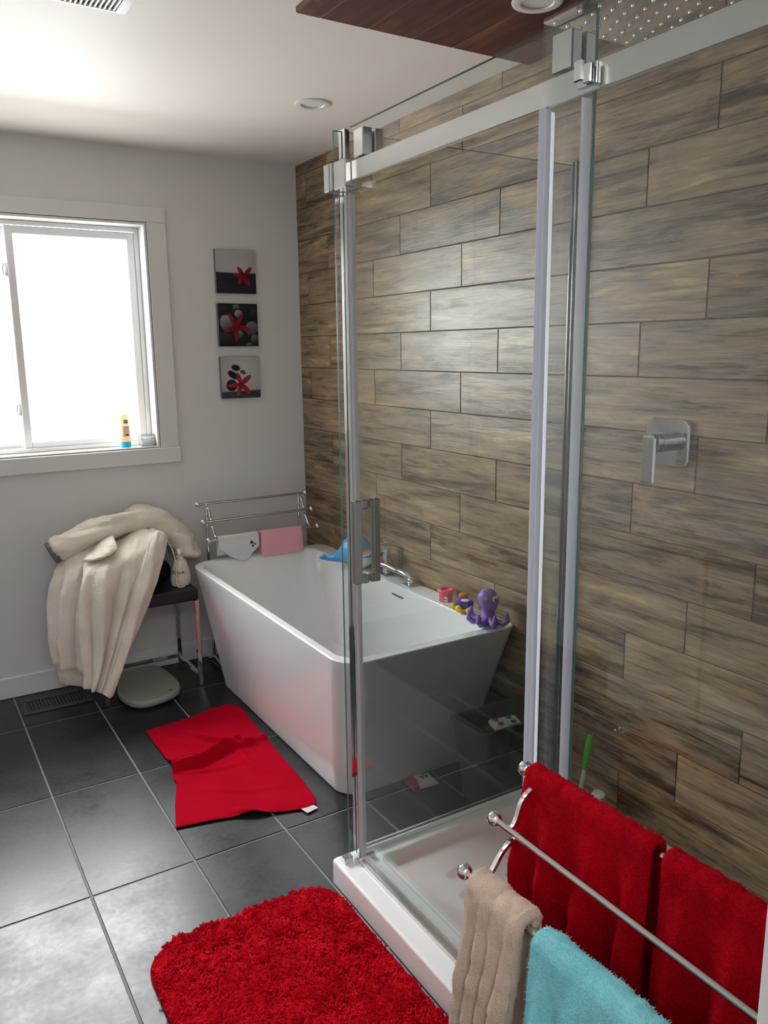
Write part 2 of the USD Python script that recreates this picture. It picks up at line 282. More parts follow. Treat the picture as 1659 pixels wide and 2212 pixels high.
bb = setting('baseboard_back'); bb.add('board', box(XL, -.002, -.014, -.0005, 0, .10, .004), 'trim_white')
bl = setting('baseboard_left'); bl.add('board', box(XL + .0005, XL + .014, YB, -.016, 0, .10, .004), 'trim_white')
# window
w = setting('window_1')
w.add('casing', box(WX1 + .002, -.676, -.019, -.0005, 1.0985, WZ1 + .0015, .0008), 'trim_white'); w.add('casing', box(-1.99, WX0 - .002, -.019, -.0005, 1.0985, WZ1 + .0015, .0008), 'trim_white')
w.add('casing', box(-1.99, -.676, -.019, -.0005, WZ1 + .002, 2.192, .002), 'trim_white')
w.add('window_sill', box(-1.998, -.667, -.024, -.0005, 1.022, 1.098, .004), 'trim_white')
for a_ in ((WX0 + .0005, WX0 + .012, -.015, .16, WZ0, WZ1), (WX1 - .012, WX1 - .0005, -.015, .16, WZ0, WZ1), (WX0 + .012, WX1 - .012, -.015, .16, WZ0, WZ0 + .006), (WX0 + .012, WX1 - .012, -.015, .16, WZ1 - .012, WZ1 - .0005)):
    w.add('jamb_liner', box(*a_, .002), 'trim_white')
def frame(x0, x1, z0, z1, t, y0, y1, b=.003, tb=None):
    tb = tb or t
    return [box(x0, x0 + t, y0, y1, z0, z1, b), box(x1 - t, x1, y0, y1, z0, z1, b), box(x0 + t, x1 - t, y0, y1, z0, z0 + tb, b), box(x0 + t, x1 - t, y0, y1, z1 - t, z1, b)]
w.add('frame', frame(WX0 + .012, WX1 - .012, WZ0 + .006, WZ1 - .012, .020, .075, .158), 'vinyl_white')
for x0, x1, yc in ((-1.348, -.797, .098), (-1.868, -1.330, .132)):
    s = w.add('sash', frame(x0, x1, WZ0 + .018, WZ1 - .034, .034, yc - .014, yc + .014), 'vinyl_white')
    w.add('pane', box(x0 + .03, x1 - .03, yc - .002, yc + .002, WZ0 + .05, WZ1 - .064), 'window_glass', s)
for z in (1.30, 1.90):
    w.add('latch', [box(-1.362, -1.346, .062, .090, z - .028, z + .028, .003), tube([(-1.366, .07, z - .02), (-1.372, .05, z), (-1.366, .045, z + .025)], .004, 8)], 'vinyl_white')

# ---------------------------------------------------------------- shower: tray, glass enclosure, valve, head
t = Thing('shower_tray', 'low white acrylic shower tray under the sliding glass enclosure', 'shower tray', (-.45, -2.7, 0))
R = lambda x0, x1, y0, y1, z, r: rrect(x0, x1, y0, y1, z, r, 8)
X0, X1, Y0, Y1 = -.892, -.002, -3.472, -1.945
t.add('basin', loft([R(X0, X1, Y0, Y1, .0, .012), R(X0, X1, Y0, Y1, .066, .012), R(X0 + .002, X1 - .002, Y0 + .002, Y1 - .002, .072, .012), R(X0 + .008, X1 - .006, Y0 + .006, Y1 - .006, .075, .012),
                     R(X0 + .118, X1 - .03, Y0 + .05, Y1 - .062, .075, .03), R(X0 + .126, X1 - .036, Y0 + .058, Y1 - .07, .071, .03), R(X0 + .15, X1 - .055, Y0 + .08, Y1 - .095, .045, .04), R(X0 + .3, X1 - .2, Y0 + .4, Y1 - .4, .036, .05)]), 'tray_acrylic')
for cx_, cy_, r_ in ((-.60, -2.16, .030), (-.63, -2.25, .022)):
    t.add('water_puddle', lathe([(0, .0022), (r_ * .7, .002), (r_ * .95, .0012), (r_, 0)], 28, (cx_, cy_, .0425), 1, .62), 'water', kind='stuff')

GT, GB = 2.076, .077                                             # top and bottom of the glass
e = Thing('shower_enclosure', 'frameless sliding glass shower enclosure with brushed header rail', 'shower enclosure', (-.84, -2.7, .075))
def glass(name, x0, x1, y0, y1, z0, z1, edges):
    p = e.add(name, box(x0, x1, y0, y1, z0, z1), 'shower_glass', smooth=False)
    s = .0008
    for k in edges:
        q = {'top': (x0, x1, y0, y1, z1, z1 + s), 'near': (x0, x1, y0 - s, y0, z0, z1), 'far': (x0, x1, y1, y1 + s, z0, z1), 'front': (x0 - s, x0, y0, y1, z0, z1)}[k]
        e.add('polished_edge', box(*q), 'glass_edge', p, smooth=False)
    return p
glass('sliding_door', -.823, -.817, -2.822, -2.012, GB + .012, GT, ('top', 'near'))
glass('fixed_panel', -.857, -.851, -3.470, -2.737, GB, GT, ())
glass('return_panel', -.843, -.024, -1.969, -1.963, GB, GT, ('top', 'front'))
e.add('header_rail', box(-.845, -.833, -3.468, -2.058, 1.945, 1.989, .0015), 'brushed')
e.add('rail_clamp', [box(-.862, -.828, -2.056, -1.995, 1.930, 1.995, .003), box(-.866, -.826, -1.992, -1.984, 1.930, 1.995, .002), box(-.866, -.826, -1.980, -1.953, 1.930, 1.995, .002)], 'brushed')
e.add('rail_clamp', [box(-.868, -.859, -2.838, -2.820, 1.958, 1.990, .002), box(-.8495, -.846, -2.853, -2.812, 1.953, 1.986, .001), box(-.864, -.859, -2.853, -2.838, 1.953, 1.982, .001)], 'chrome')
for y in (-2.100, -2.772):
    r_ = e.add('door_hanger', [box(-.850, -.8236, y - .022, y + .022, 1.9905, 2.052, .002), box(-.8164, -.792, y - .022, y + .022, 1.9905, 2.052, .002)], 'chrome')
    e.add('roller', rot(lathe([(0, 0), (.016, 0), (.016, .008), (0, .008)], 24), 90, (0, 1, 0)).apply_translation((-.838, y + .006, 2.002)), 'dark_chrome', r_)
e.add('corner_profile', [box(-.826, -.812, -1.996, -1.9705, GB, GT, .003), box(-.831, -.826, -2.002, -1.9705, GB, GT, .001)], 'chrome')
e.add('door_seal', box(-.827, -.810, -2.0115, -2.0035, GB + .01, 1.925, .002), 'seal')
e.add('door_seal', [box(-.8485, -.8245, -2.8225, -2.8212, GB + .012, 1.94), box(-.8255, -.8236, -2.8212, -2.806, GB + .012, 1.94)], 'seal')
e.add('panel_seal', [box(-.861, -.8255, -2.7358, -2.7345, GB, 1.940), box(-.8612, -.859, -2.750, -2.7358, GB, 1.940), box(-.8492, -.8472, -2.750, -2.7358, GB, 1.940)], 'seal')
e.add('wall_profile', [box(-.030, -.0006, -1.977, -1.9705, GB, 2.088, .001), box(-.030, -.0006, -1.9615, -1.955, GB, 2.088, .001), box(-.030, -.0006, -1.977, -1.955, 2.0885, 2.091, .001)], 'dark_chrome')
e.add('bottom_rail', [box(-.834, -.806, -2.74, -2.01, .0755, .0865, .002)], 'brushed')
e.add('bottom_rail', [box(-.80, -.03, -1.978, -1.971, .0755, .089, .001), box(-.80, -.03, -1.9612, -1.955, .0755, .089, .001)], 'tray_acrylic')
e.add('bottom_guide', [box(-.874, -.846, -1.996, -1.974, .0755, .094, .002), box(-.846, -.78, -2.012, -2.0, .0755, .092, .002)], 'chrome')
hz0, hz1, hy = .940, 1.163, -2.066
e.add('door_handle', [box(-.864, -.843, hy - .010, hy + .010, hz0, hz1, .002), box(-.843, -.8235, hy - .010, hy + .010, hz1 - .022, hz1, .002), box(-.843, -.8235, hy - .010, hy + .010, hz0, hz0 + .022, .002)], 'dark_chrome')
e.add('door_handle', [box(-.806, -.788, hy - .010, hy + .010, hz0, hz1, .002), box(-.8165, -.806, hy - .010, hy + .010, hz1 - .022, hz1, .002), box(-.8165, -.806, hy - .010, hy + .010, hz0, hz0 + .022, .002)], 'dark_chrome')

v = Thing('shower_valve', 'chrome square shower valve with lever handle on the wood-look tile wall', 'shower valve', (0, -2.347, 1.281))
pl = rrect(-.074, .074, -.067, .067, 0, .026, 8)                  # plate outline in (y, z)
ring = lambda s, x: np.stack([np.full(len(pl), x), -2.347 + pl[:, 0] * s, 1.281 + pl[:, 1] * s], 1)
v.add('wall_plate', loft([ring(1, -.001), ring(1, -.008), ring(.97, -.0115), ring(.9, -.012)]), 'chrome')
cyl = lambda prof: rot(lathe(prof, 36), -90, (0, 1, 0)).apply_translation((-.012, -2.347, 1.283))
v.add('cartridge_sleeve', cyl([(0, 0), (.027, 0), (.027, .028), (.0275, .029), (.0275, .033), (.024, .035), (.024, .052), (.020, .056), (0, .056)]), 'dark_chrome')
v.add('lever_handle', [box(-.088, -.066, -2.369, -2.325, 1.255, 1.304, .006), box(-.090, -.079, -2.371, -2.323, 1.172, 1.304, .005)], 'chrome')
v.add('index_mark', [box(-.0925, -.0885, -2.352, -2.346, 1.285, 1.291, .001)], 'ink_grey')

s = Thing('rain_shower', 'large square chrome rain shower head with rubber nozzles below the wood ceiling', 'shower head', (-.24, -2.49, 2.29))
sx0, sx1, sy0, sy1, sz = -.447, -.03, -2.72, -2.275, 2.290
s.add('plate', loft([rrect(sx0, sx1, sy0, sy1, sz + .008, .01), rrect(sx0, sx1, sy0, sy1, sz + .0015, .01), rrect(sx0 + .0015, sx1 - .0015, sy0 + .0015, sy1 - .0015, sz, .01), rrect(sx0 + .03, sx1 - .03, sy0 + .03, sy1 - .03, sz, .008)]), 'chrome')
s.add('stem', lathe([(.013, .009), (.013, .125), (.03, .127), (.03, .134)], 24, ((sx0 + sx1) / 2, (sy0 + sy1) / 2, sz)), 'chrome')
for i in range(10):
    for j in range(11):
        x, y = sx0 + .024 + i * .0405 + (.02 if j % 2 else 0), sy0 + .022 + j * .0402
        if x < sx1 - .012: s.add('nozzle', lathe([(.0052, -.0002), (.0044, -.0040), (.0030, -.0052), (.0, -.0054)], 12, (x, y, sz)), 'brushed')

# ---------------------------------------------------------------- ceiling fittings, floor register
def downlight(x, y, z, label):
    o = Thing('ceiling_light', label, 'ceiling light', (x, y, z), group='recessed ceiling lights')
    o.add('trim_ring', lathe([(.041, -.002), (.044, -.006), (.060, -.007), (.066, -.004), (.067, -.0005)], 48, (x, y, z)), 'trim_white')
    o.add('lens', lathe([(0, -.0015), (.041, -.0012), (.0415, -.0005)], 40, (x, y, z)), 'lens')
downlight(-.389, -.970, H, 'white recessed ceiling light in the plain ceiling above the bathtub')
downlight(-.305, -2.098, CZ, 'white recessed ceiling light set in the dark wood ceiling tiles')
o = Thing('ceiling_vent', 'white slatted ceiling vent grille', 'vent', (-1.36, -1.62, H))
o.add('frame', [box(-1.52, -1.495, -1.78, -1.463, H - .008, H - .0005, .002), box(-1.222, -1.194, -1.78, -1.463, H - .008, H - .0005, .002), box(-1.495, -1.222, -1.474, -1.463, H - .008, H - .0005, .002), box(-1.495, -1.222, -1.78, -1.768, H - .008, H - .0005, .002)], 'trim_white')
o.add('backing', box(-1.495, -1.222, -1.768, -1.474, H - .0012, H - .0004), 'black')
for i in range(22): o.add('slat', box(-1.4895 + i * .0123, -1.4840 + i * .0123, -1.768, -1.474, H - .008, H - .0015, .001), 'trim_white')
o = Thing('floor_register', 'black metal floor vent register near the back wall', 'vent', (-1.35, -.16, 0))
o.add('frame', [box(-1.500, -1.478, -.245, -.075, 0.0005, .005, .0015), box(-1.232, -1.205, -.245, -.075, 0.0005, .005, .0015), box(-1.478, -1.232, -.245, -.215, 0.0005, .005, .0015), box(-1.478, -1.232, -.10, -.075, 0.0005, .005, .0015)], 'register_metal')
o.add('backing', box(-1.478, -1.232, -.215, -.10, .0004, .001), 'black')
for i in range(17): o.add('slat', box(-1.476 + i * .0145, -1.470 + i * .0145, -.215, -.10, .001, .0045, .0008), 'register_metal')

v = Thing('vanity', 'white vanity with a thick white top against the left wall', 'vanity', (-2.5, -2.3, 0))
v.add('cabinet', box(-2.734, -2.30, -2.98, -1.62, .10, .80, .004), 'trim_white'); v.add('toe_kick', box(-2.734, -2.36, -2.96, -1.64, .0005, .0995), 'black')
v.add('countertop', box(-2.734, -2.26, -3.0, -1.60, .801, .885, .006), 'acrylic')
for k in range(3): v.add('cabinet_door', box(-2.2995, -2.281, -2.97 + k * .45, -2.535 + k * .45, .115, .785, .004), 'trim_white')

# ---------------------------------------------------------------- bathtub and its faucet
b = Thing('bathtub', 'white freestanding acrylic bathtub with flared sides against the tile wall', 'bathtub', (-.37, -.97, 0))
TZ = .56; q = lambda x0, x1, y0, y1, z, r: rrect(x0, x1, y0, y1, z, r, 14)
def lerp(z):                                                      # outer shell, flaring upwards
    f = (z / TZ); g = f ** 1.05
    return q(-.652 - .070 * g, -.10 + .097 * g, -1.585 - .148 * g, -.36 + .165 * g, z, [.085 + .015 * f, .045, .06, .09 + .02 * f])
outer = [lerp(z) for z in (.002, .012, .06, .14, .22, .30, .38, .46, .53, .552)]; outer[0] = outer[0] * [.985, .995, 1] + [-.37 * .015, -.97 * .005, 0]
rim = [q(-.7205, -.0045, -1.7315, -.1965, .5575, [.1, .045, .06, .11]), q(-.717, -.008, -1.728, -.20, .56, [.098, .042, .058, .108])]
inner = [q(-.692, -.088, -1.690, -.235, .56, [.085, .06, .06, .10]), q(-.688, -.092, -1.686, -.239, .557, [.085, .06, .06, .10]), q(-.683, -.096, -1.68, -.245, .545, [.09, .07, .07, .11]), q(-.66, -.108, -1.62, -.30, .42, [.11, .09, .09, .13]), q(-.63, -.125, -1.54, -.38, .26, [.13, .11, .11, .14]), q(-.605, -.145, -1.46, -.45, .165, [.14, .12, .12, .15]), q(-.56, -.19, -1.38, -.53, .135, [.12, .1, .1, .12]), q(-.42, -.32, -1.1, -.8, .13, [.04] * 4)]
b.add('shell', loft(outer + rim + inner), 'acrylic', smooth=28)
b.add('overflow_slot', rot(box(-.1035, -.098, -1.115, -1.03, .515, .5205, .001), 0, (0, 0, 1)), 'black')
f = Thing('bath_faucet', 'chrome deck-mounted bath faucet with spout, lever and hand shower on the tub rim', 'faucet', (-.045, -.95, TZ))
f.add('base_plate', [box(-.072, -.018, -.925, -.865, TZ, TZ + .006, .002)], 'chrome')
f.add('spout', [box(-.062, -.030, -.915, -.885, TZ + .006, TZ + .135, .006), rot(box(-.19, -.030, -.918, -.882, TZ + .118, TZ + .145, .006), -5, (0, 1, 0), (-.03, -.9, TZ + .13))], 'chrome')
f.add('lever_handle', [box(-.060, -.034, -.912, -.888, TZ + .146, TZ + .160, .004), rot(box(-.120, -.036, -.909, -.891, TZ + .158, TZ + .168, .003), 4, (0, 1, 0), (-.04, -.9, TZ + .16))], 'chrome')
f.add('hand_shower_base', [box(-.072, -.014, -1.120, -1.060, TZ, TZ + .006, .002), sph((-.043, -1.09, TZ + .018), (.017, .017, .017))], 'chrome')
f.add('hand_shower', [tube(spline([(-.043, -1.09, TZ + .022), (-.046, -1.06, TZ + .036), (-.056, -.97, TZ + .044), (-.066, -.90, TZ + .050), (-.080, -.865, TZ + .048), (-.088, -.845, TZ + .047)], 30), np.linspace(.013, .0105, 30), 14)], 'chrome')

# ---------------------------------------------------------------- towel racks and what hangs on them
def towel_rack(label, loc, deg):
    o = Thing('towel_rack', label, 'towel rack', loc)
    o.x.AddRotateZOp().Set(deg); L, rr = .2825, .0062; o.loc = np.zeros(3)
    rails = ((0, .820), (-.068, .745), (-.132, .667))
    for y, z in rails:
        p = o.add('rail', tube([(-L, y, z), (L, y, z)], rr, 14), 'steel_rail')
        for sx in (-1, 1): o.add('finial', sph((sx * (L + .006), y, z), .0135, 3), 'chrome', p)
    for sx in (-1, 1):
        x = sx * (L - .035)
        o.add('post', tube([(x, 0, .03), (x, 0, .82)], .0065, 12), 'chrome')
        for (y, z) in rails[1:]:
            o.add('arm', tube(spline([(x, .0, z + .058), (x, y * .25, z + .062), (x, y * .62, z + .048), (x, y * .78, z + .022), (x, y, z + .004)], 24), .0058, 10), 'chrome')
        o.add('foot', tube(spline([(x, .045, .012), (x, .02, .020), (x, 0, .034), (x, -.05, .034), (x, -.11, .022), (x, -.16, .012)], 30), .0065, 10), 'chrome')
        for y in (.045, -.16): o.add('foot_ball', sph((x, y, .0125), .0125, 2), 'chrome')
    o.add('lower_bar', tube([(-L + .035, 0, .16), (L - .035, 0, .16)], .005, 10), 'chrome')
    return o
towel_rack('chrome three-rail towel rack standing behind the bathtub', (-.343, -.110, 0), 0)
towel_rack('chrome three-rail towel rack with red, beige and blue towels beside the shower', (-.975, -3.157, 0), -90)
def hang(a, d, fr, width, drop_f, drop_b, th, amp, seed, waves=3., sag=0., skew=0., rr=.0085, nu=70, nv=90):
    """cloth over a rail: a = rail point at its start, d = along the rail, fr = towards the front"""
    a, d, fr = (np.array(k, float) for k in (a, d, fr)); R0 = rr + th / 2
    Lf, Lb = drop_f, drop_b; arc = math.pi * R0; s = np.linspace(-Lb - arc / 2, Lf + arc / 2, nv); s = np.unique(np.r_[s, np.linspace(-arc / 2, arc / 2, 9)])
    u = np.linspace(0, 1, nu); G = np.zeros((len(s), nu, 3)); z = np.array([0, 0, 1.])
    for i, sv in enumerate(s):
        if abs(sv) <= arc / 2: A = sv / R0; off, h = R0 * math.sin(A), R0 * math.cos(A)
        elif sv > 0: off, h = R0, -(sv - arc / 2)
        else: off, h = -R0, -(-sv - arc / 2)
        dn = max(-h, 0); k = min(1, dn / .16) ** 1.1; sg = 1 if sv > 0 else -1
        x = u * width
        n1 = meshkit.fbm(np.stack([x * 9 * waves / 3 + seed, np.full(nu, dn * 1.6), np.full(nu, sg * 3.)], 1), 3, seed) - .5
        fold = amp * k * ((1 - 2 * np.abs(np.sin(math.pi * waves * u + seed + .7 * dn * sg + 1.2 * n1)) ** 1.2) * .7 + n1 * 1.6)
        gather = 1 - .05 * k * abs(skew)
        xx = (x - width / 2) * gather + width / 2 + skew * dn
        micro = (meshkit.fbm(np.stack([x * 60, np.full(nu, sv * 60.), np.full(nu, seed * 1.)], 1), 2, seed) - .5) * th * .3
        lump = (meshkit.fbm(np.stack([x * 12, np.full(nu, sv * 9.), np.full(nu, seed + 4.)], 1), 2, seed) - .5) * th * .35
        base = abs(amp) * k * 1.0
        offv = off + sg * (base + fold * 1.0) + sg * (micro + lump * min(1, dn / .03))
        up_ = h + (lump + micro if abs(sv) <= arc / 2 else 0) - sag * np.sin(np.pi * u) * min(1, dn / .1)
        G[i] = a + d * xx[:, None] + fr * np.broadcast_to(offv, (nu,))[:, None] + z * np.broadcast_to(up_, (nu,))[:, None]
    return sheet(G, th)
def pile(path, mesh, n, length, width, color, seed, lean=.6, cull=None):
    """short loose loops of terry standing off the cloth"""
    m = trimesh.Trimesh(mesh.vertices, mesh.faces, process=False); rs = np.random.RandomState(seed)
    w_ = m.area_faces.copy()
    if cull is not None: w_ = w_ * cull(m.triangles_center)
    idx = rs.choice(len(m.faces), n, p=w_ / w_.sum()); bc = rs.dirichlet([1, 1, 1], n); P = (m.triangles[idx] * bc[..., None]).sum(1); N = m.face_normals[idx]
    D = N + lean * rs.normal(size=(n, 3)); D /= np.linalg.norm(D, axis=1, keepdims=True); D2 = D + .5 * rs.normal(size=(n, 3)); Ln = length * rs.uniform(.5, 1.2, (n, 1))
    pts = np.stack([P - N * .001, P + D * Ln * .55, P + D * Ln * .8 + D2 * Ln * .3], 1).reshape(-1, 3)
    c = UsdGeom.BasisCurves.Define(stage, path); c.CreateTypeAttr('linear'); c.CreatePointsAttr(Vt.Vec3fArray.FromNumpy(pts.astype(np.float32))); c.CreateCurveVertexCountsAttr(Vt.IntArray.FromNumpy(np.full(n, 3, np.int32)))
    c.CreateWidthsAttr(Vt.FloatArray.FromNumpy(np.tile([width, width, width * .4], n).astype(np.float32))); c.SetWidthsInterpolation('vertex')
    UsdShade.MaterialBindingAPI.Apply(c.GetPrim()).Bind(M[color]); c.GetPrim().SetCustomDataByKey('kind', 'stuff')
def towel(name, label, mesh, mat, group=None, fuzz=0, seed=1, fl_=.0035, fwid=.0007, cull=None):
    c = mesh.vertices.mean(0); c = np.array([c[0], c[1], mesh.vertices[:, 2].min()])
    o = Thing(name, label, 'washcloth' if name == 'washcloth' else 'towel', c, group)
    o.add('cloth', mesh, mat, smooth=60)
    if fuzz:
        mm = trimesh.Trimesh(mesh.vertices - c, mesh.faces, process=False); pile(o.path + '/terry_loops', mm, fuzz, fl_, fwid, mat, seed, cull=cull)
    return o
D_, F_ = (0, -1, 0), (-1, 0, 0)
towel('bath_towel', 'red terry towel at the far end of the top rail beside the shower', hang((-.975, -2.886, .82), D_, F_, .272, .44, .44, .013, .022, 3, 3.4), 'red_towel', fuzz=16000, seed=1)
towel('bath_towel', 'red terry towel nearest the white door frame on the top rail', hang((-.975, -3.176, .82), D_, F_, .225, .44, .44, .014, .015, 8, 2.4), 'red_towel', fuzz=14000, seed=2)
towel('bath_towel', 'narrow folded beige towel hanging on the lowest rail of the near rack', hang((-1.107, -2.905, .667), D_, F_, .128, .40, .40, .021, .014, 5, 4.0, skew=-.09), 'beige_towel', fuzz=14000, seed=3, fl_=.0022, fwid=.0005)
towel('bath_towel', 'turquoise blue fluffy towel hanging on the lowest rail of the near rack', hang((-1.107, -3.058, .667), D_, F_, .290, .40, .40, .018, .018, 11, 3.6, skew=-.03), 'blue_towel', fuzz=30000, seed=4, fl_=.0035, fwid=.0006)
m_ = hang((-.588, -.242, .667), (1, 0, 0), (0, -1, 0), .205, .10, .085, .006, .006, 2, 1.3)
vv = np.array(m_.vertices); u_ = np.clip((vv[:, 0] + .588) / .205, 0, 1); fr_ = vv[:, 1] < -.242
vv[:, 2] -= np.where(fr_, np.clip((.667 - vv[:, 2]) / .1, 0, 1) * (.022 * np.exp(-((u_ - .62) / .2) ** 2) - .045 * (u_ > .7) * (u_ - .7) / .3 - .05 * np.exp(-(u_ / .22) ** 2)), 0)
m_.vertices = vv
wc = towel('washcloth', 'small white washcloth with a printed emblem on the rear towel rack', m_, 'white_cloth')
emb = []
for k in range(7):
    A = k * 2.4; emb.append(sph((-.418 + .011 * math.cos(A) * (k % 3) / 2 * 1.4, -.2605, .632 + .011 * math.sin(A) * (k % 3) / 2 * 1.4), (.0052, .003, .0052), 1))
wc.add('emblem', emb[:4], 'ink_navy'); wc.add('emblem', emb[4:], 'ink_red')
towel('washcloth', 'small pink washcloth hanging on the rear towel rack above the tub', hang((-.371, -.242, .667), (1, 0, 0), (0, -1, 0), .225, .115, .10, .006, .005, 6, 1.2), 'pink_cloth')

# ---------------------------------------------------------------- on the floor: red towel, shag rug
def resample(pts, n):
    pts = np.array(pts, float); d = np.r_[0, np.cumsum(np.linalg.norm(np.diff(pts, axis=0), axis=1))]; t_ = np.linspace(0, d[-1], n)
    return np.stack([np.interp(t_, d, pts[:, k]) for k in range(2)], 1)
nA, nB = 110, 80
Lq = resample([(-1.097, -.690), (-1.098, -.85), (-1.092, -1.05), (-1.112, -1.10), (-1.118, -1.17), (-1.165, -1.30), (-1.205, -1.437)], nA)
Rq = resample([(-.682, -.70), (-.690, -.80), (-.700, -1.0), (-.710, -1.15), (-.722, -1.40), (-.735, -1.53)], nA)
Tq = resample([(-1.097, -.690), (-.92, -.668), (-.79, -.650), (-.735, -.625), (-.700, -.640), (-.682, -.70)], nB); Bq = resample([(-1.205, -1.437), (-1.08, -1.462), (-.99, -1.490), (-.91, -1.525), (-.80, -1.563), (-.752, -1.560), (-.735, -1.53)], nB)
U_, V_ = np.meshgrid(np.linspace(0, 1, nB), np.linspace(0, 1, nA)); U3, V3 = U_[..., None], V_[..., None]
G = (1 - U3) * Lq[:, None] + U3 * Rq[:, None] + (1 - V3) * Tq[None] + V3 * Bq[None] - ((1 - U3) * (1 - V3) * Lq[0] + U3 * (1 - V3) * Rq[0] + (1 - U3) * V3 * Lq[-1] + U3 * V3 * Rq[-1])
X, Y = G[..., 0], G[..., 1]
def ridge(ax, ay, bx, by, wdt, h, fade=.15):
    d = np.array([bx - ax, by - ay]); L = np.hypot(*d); d /= L; s_ = (X - ax) * d[0] + (Y - ay) * d[1]; n_ = -(X - ax) * d[1] + (Y - ay) * d[0] + .02 * np.sin(s_ * 14)
    return h * np.exp(-(n_ / wdt) ** 2) / (1 + np.exp(-(s_ + .01) / (fade * .2))) / (1 + np.exp((s_ - L) / (fade * .35)))
Zt = .006 + ridge(-1.13, -1.075, -.80, -1.02, .015, .048) + ridge(-1.05, -.99, -.93, -.985, .012, .018) + ridge(-1.12, -1.00, -.95, -1.02, .011, .024) + ridge(-.94, -.84, -.80, -1.02, .012, .028) + ridge(-.86, -1.03, -.70, -1.00, .014, .028) + ridge(-.99, -1.47, -.93, -1.50, .018, .022, .06) + ridge(-.80, -.66, -.70, -.70, .03, .02) + ridge(-.84, -1.08, -.80, -1.25, .014, .012) + ridge(-1.06, -1.12, -.92, -1.14, .010, .016) + ridge(-1.05, -.80, -.90, -.98, .014, .010) + ridge(-1.0, -1.30, -.86, -1.36, .012, .008)
Zt += .0035 * (meshkit.fbm(np.stack([X * 16, Y * 16, X * 0], -1), 3, 5) - .3)
ft = towel('bath_towel', 'rumpled flat red towel lying on the floor tiles beside the bathtub', sheet(np.stack([X, Y, Zt + .001], -1), .005), 'red_flat')
ft.add('care_label', rot(box(-.805, -.758, -1.590, -1.555, .006, .0075, .0005), 12, (0, 0, 1), (-.78, -1.57, 0)), 'tag_white', label='white sewn-in care label')
rg = Thing('bath_rug', 'thick red shag bath rug beside the shower tray', 'rug', (-1.18, -2.38, 0))
ra = (-1.456, -.909, -2.82, -1.948)
rg.add('backing', loft([rrect(*ra, .001, .11, 12), rrect(ra[0] - .003, ra[1] + .003, ra[2] - .003, ra[3] + .003, .007, .112, 12), rrect(ra[0] + .003, ra[1] - .003, ra[2] + .003, ra[3] - .003, .013, .108, 12)]), 'red_towel')
fabric('red_shag', lin((170, 2, 22)), lin((222, 22, 44)), 40., 0., .001, .6, .8, 14.)
rs = np.random.RandomState(3); nt = 19000; xy = rs.uniform((ra[0], ra[2]), (ra[1], ra[3]), (nt, 2))
def inside(p):
    dx = np.maximum(np.maximum(ra[0] + .11 - p[:, 0], p[:, 0] - ra[1] + .11), 0); dy = np.maximum(np.maximum(ra[2] + .11 - p[:, 1], p[:, 1] - ra[3] + .11), 0)
    return np.hypot(dx, dy) < .106
xy = xy[inside(xy)]; nt = len(xy); ns = 7
fl1 = meshkit.fbm(np.c_[xy * 16, np.zeros(nt)], 3, 1) - .5; fl2 = meshkit.fbm(np.c_[xy * 16, np.ones(nt) * 9], 3, 2) - .5
hh = (.0185 + .020 * (meshkit.fbm(np.c_[xy * 46, np.zeros(nt)], 2, 8) - .5) + .010 * (meshkit.fbm(np.c_[xy * 12, np.zeros(nt)], 2, 3) - .5)); le = np.c_[fl1, fl2] * .026
tip = np.c_[xy + le + rs.normal(0, .004, (nt, 2)), hh]
root = np.repeat(np.c_[xy, np.full(nt, .008)], ns, 0) + np.c_[rs.normal(0, .0022, (nt * ns, 2)), np.zeros(nt * ns)]
end = np.repeat(tip, ns, 0) + rs.normal(0, .0024, (nt * ns, 3)); mid = root * .5 + end * .5 + np.c_[-np.repeat(le, ns, 0) * .22, np.full(nt * ns, .005)]
pts = np.stack([root, mid, end], 1).reshape(-1, 3) - rg.loc
c = UsdGeom.BasisCurves.Define(stage, rg.path + '/shag_pile'); c.CreateTypeAttr('linear'); c.CreatePointsAttr(Vt.Vec3fArray.FromNumpy(pts.astype(np.float32))); c.CreateCurveVertexCountsAttr(Vt.IntArray.FromNumpy(np.full(nt * ns, 3, np.int32)))
c.CreateWidthsAttr(Vt.FloatArray.FromNumpy(np.tile([.0024, .0026, .0022], nt * ns).astype(np.float32))); c.SetWidthsInterpolation('vertex')
UsdShade.MaterialBindingAPI.Apply(c.GetPrim()).Bind(M['red_shag']); c.GetPrim().SetCustomDataByKey('kind', 'stuff')

# ---------------------------------------------------------------- bench, bag, robe, pump bottle, scale
o = Thing('bench', 'black padded bench with square chrome legs against the back wall', 'bench', (-.955, -.185, 0))
o.add('seat', box(-1.180, -.731, -.352, -.020, .420, .478, .008), 'black_seat')
lx, ly = (-1.172, -.742), (-.345, -.028)
for x in lx:
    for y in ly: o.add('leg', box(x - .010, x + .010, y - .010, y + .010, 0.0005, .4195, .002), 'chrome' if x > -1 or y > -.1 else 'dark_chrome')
for x in lx: o.add('stretcher', box(x - .008, x + .008, ly[0] + .0105, ly[1] - .0105, .040, .058, .002), 'chrome')
o.add('stretcher', box(lx[0] + .0105, lx[1] - .0105, ly[1] - .008, ly[1] + .008, .040, .058, .002), 'chrome')
bag = blob([((-1.10, -.14, .54), .055, (-.88, -.13, .54), .055), ((-1.08, -.20, .55), .065, (-.87, -.20, .545), .06), ((-1.06, -.15, .64), .045, (-.87, -.15, .62), .055)], .012, 8)
bag.vertices[:, 2] = np.maximum(bag.vertices[:, 2], .4795)
Thing('toiletry_bag', 'dark purple bag under the cream robe on the bench', 'bag', (-.97, -.17, .479)).add('body', bag, 'bag_cloth')

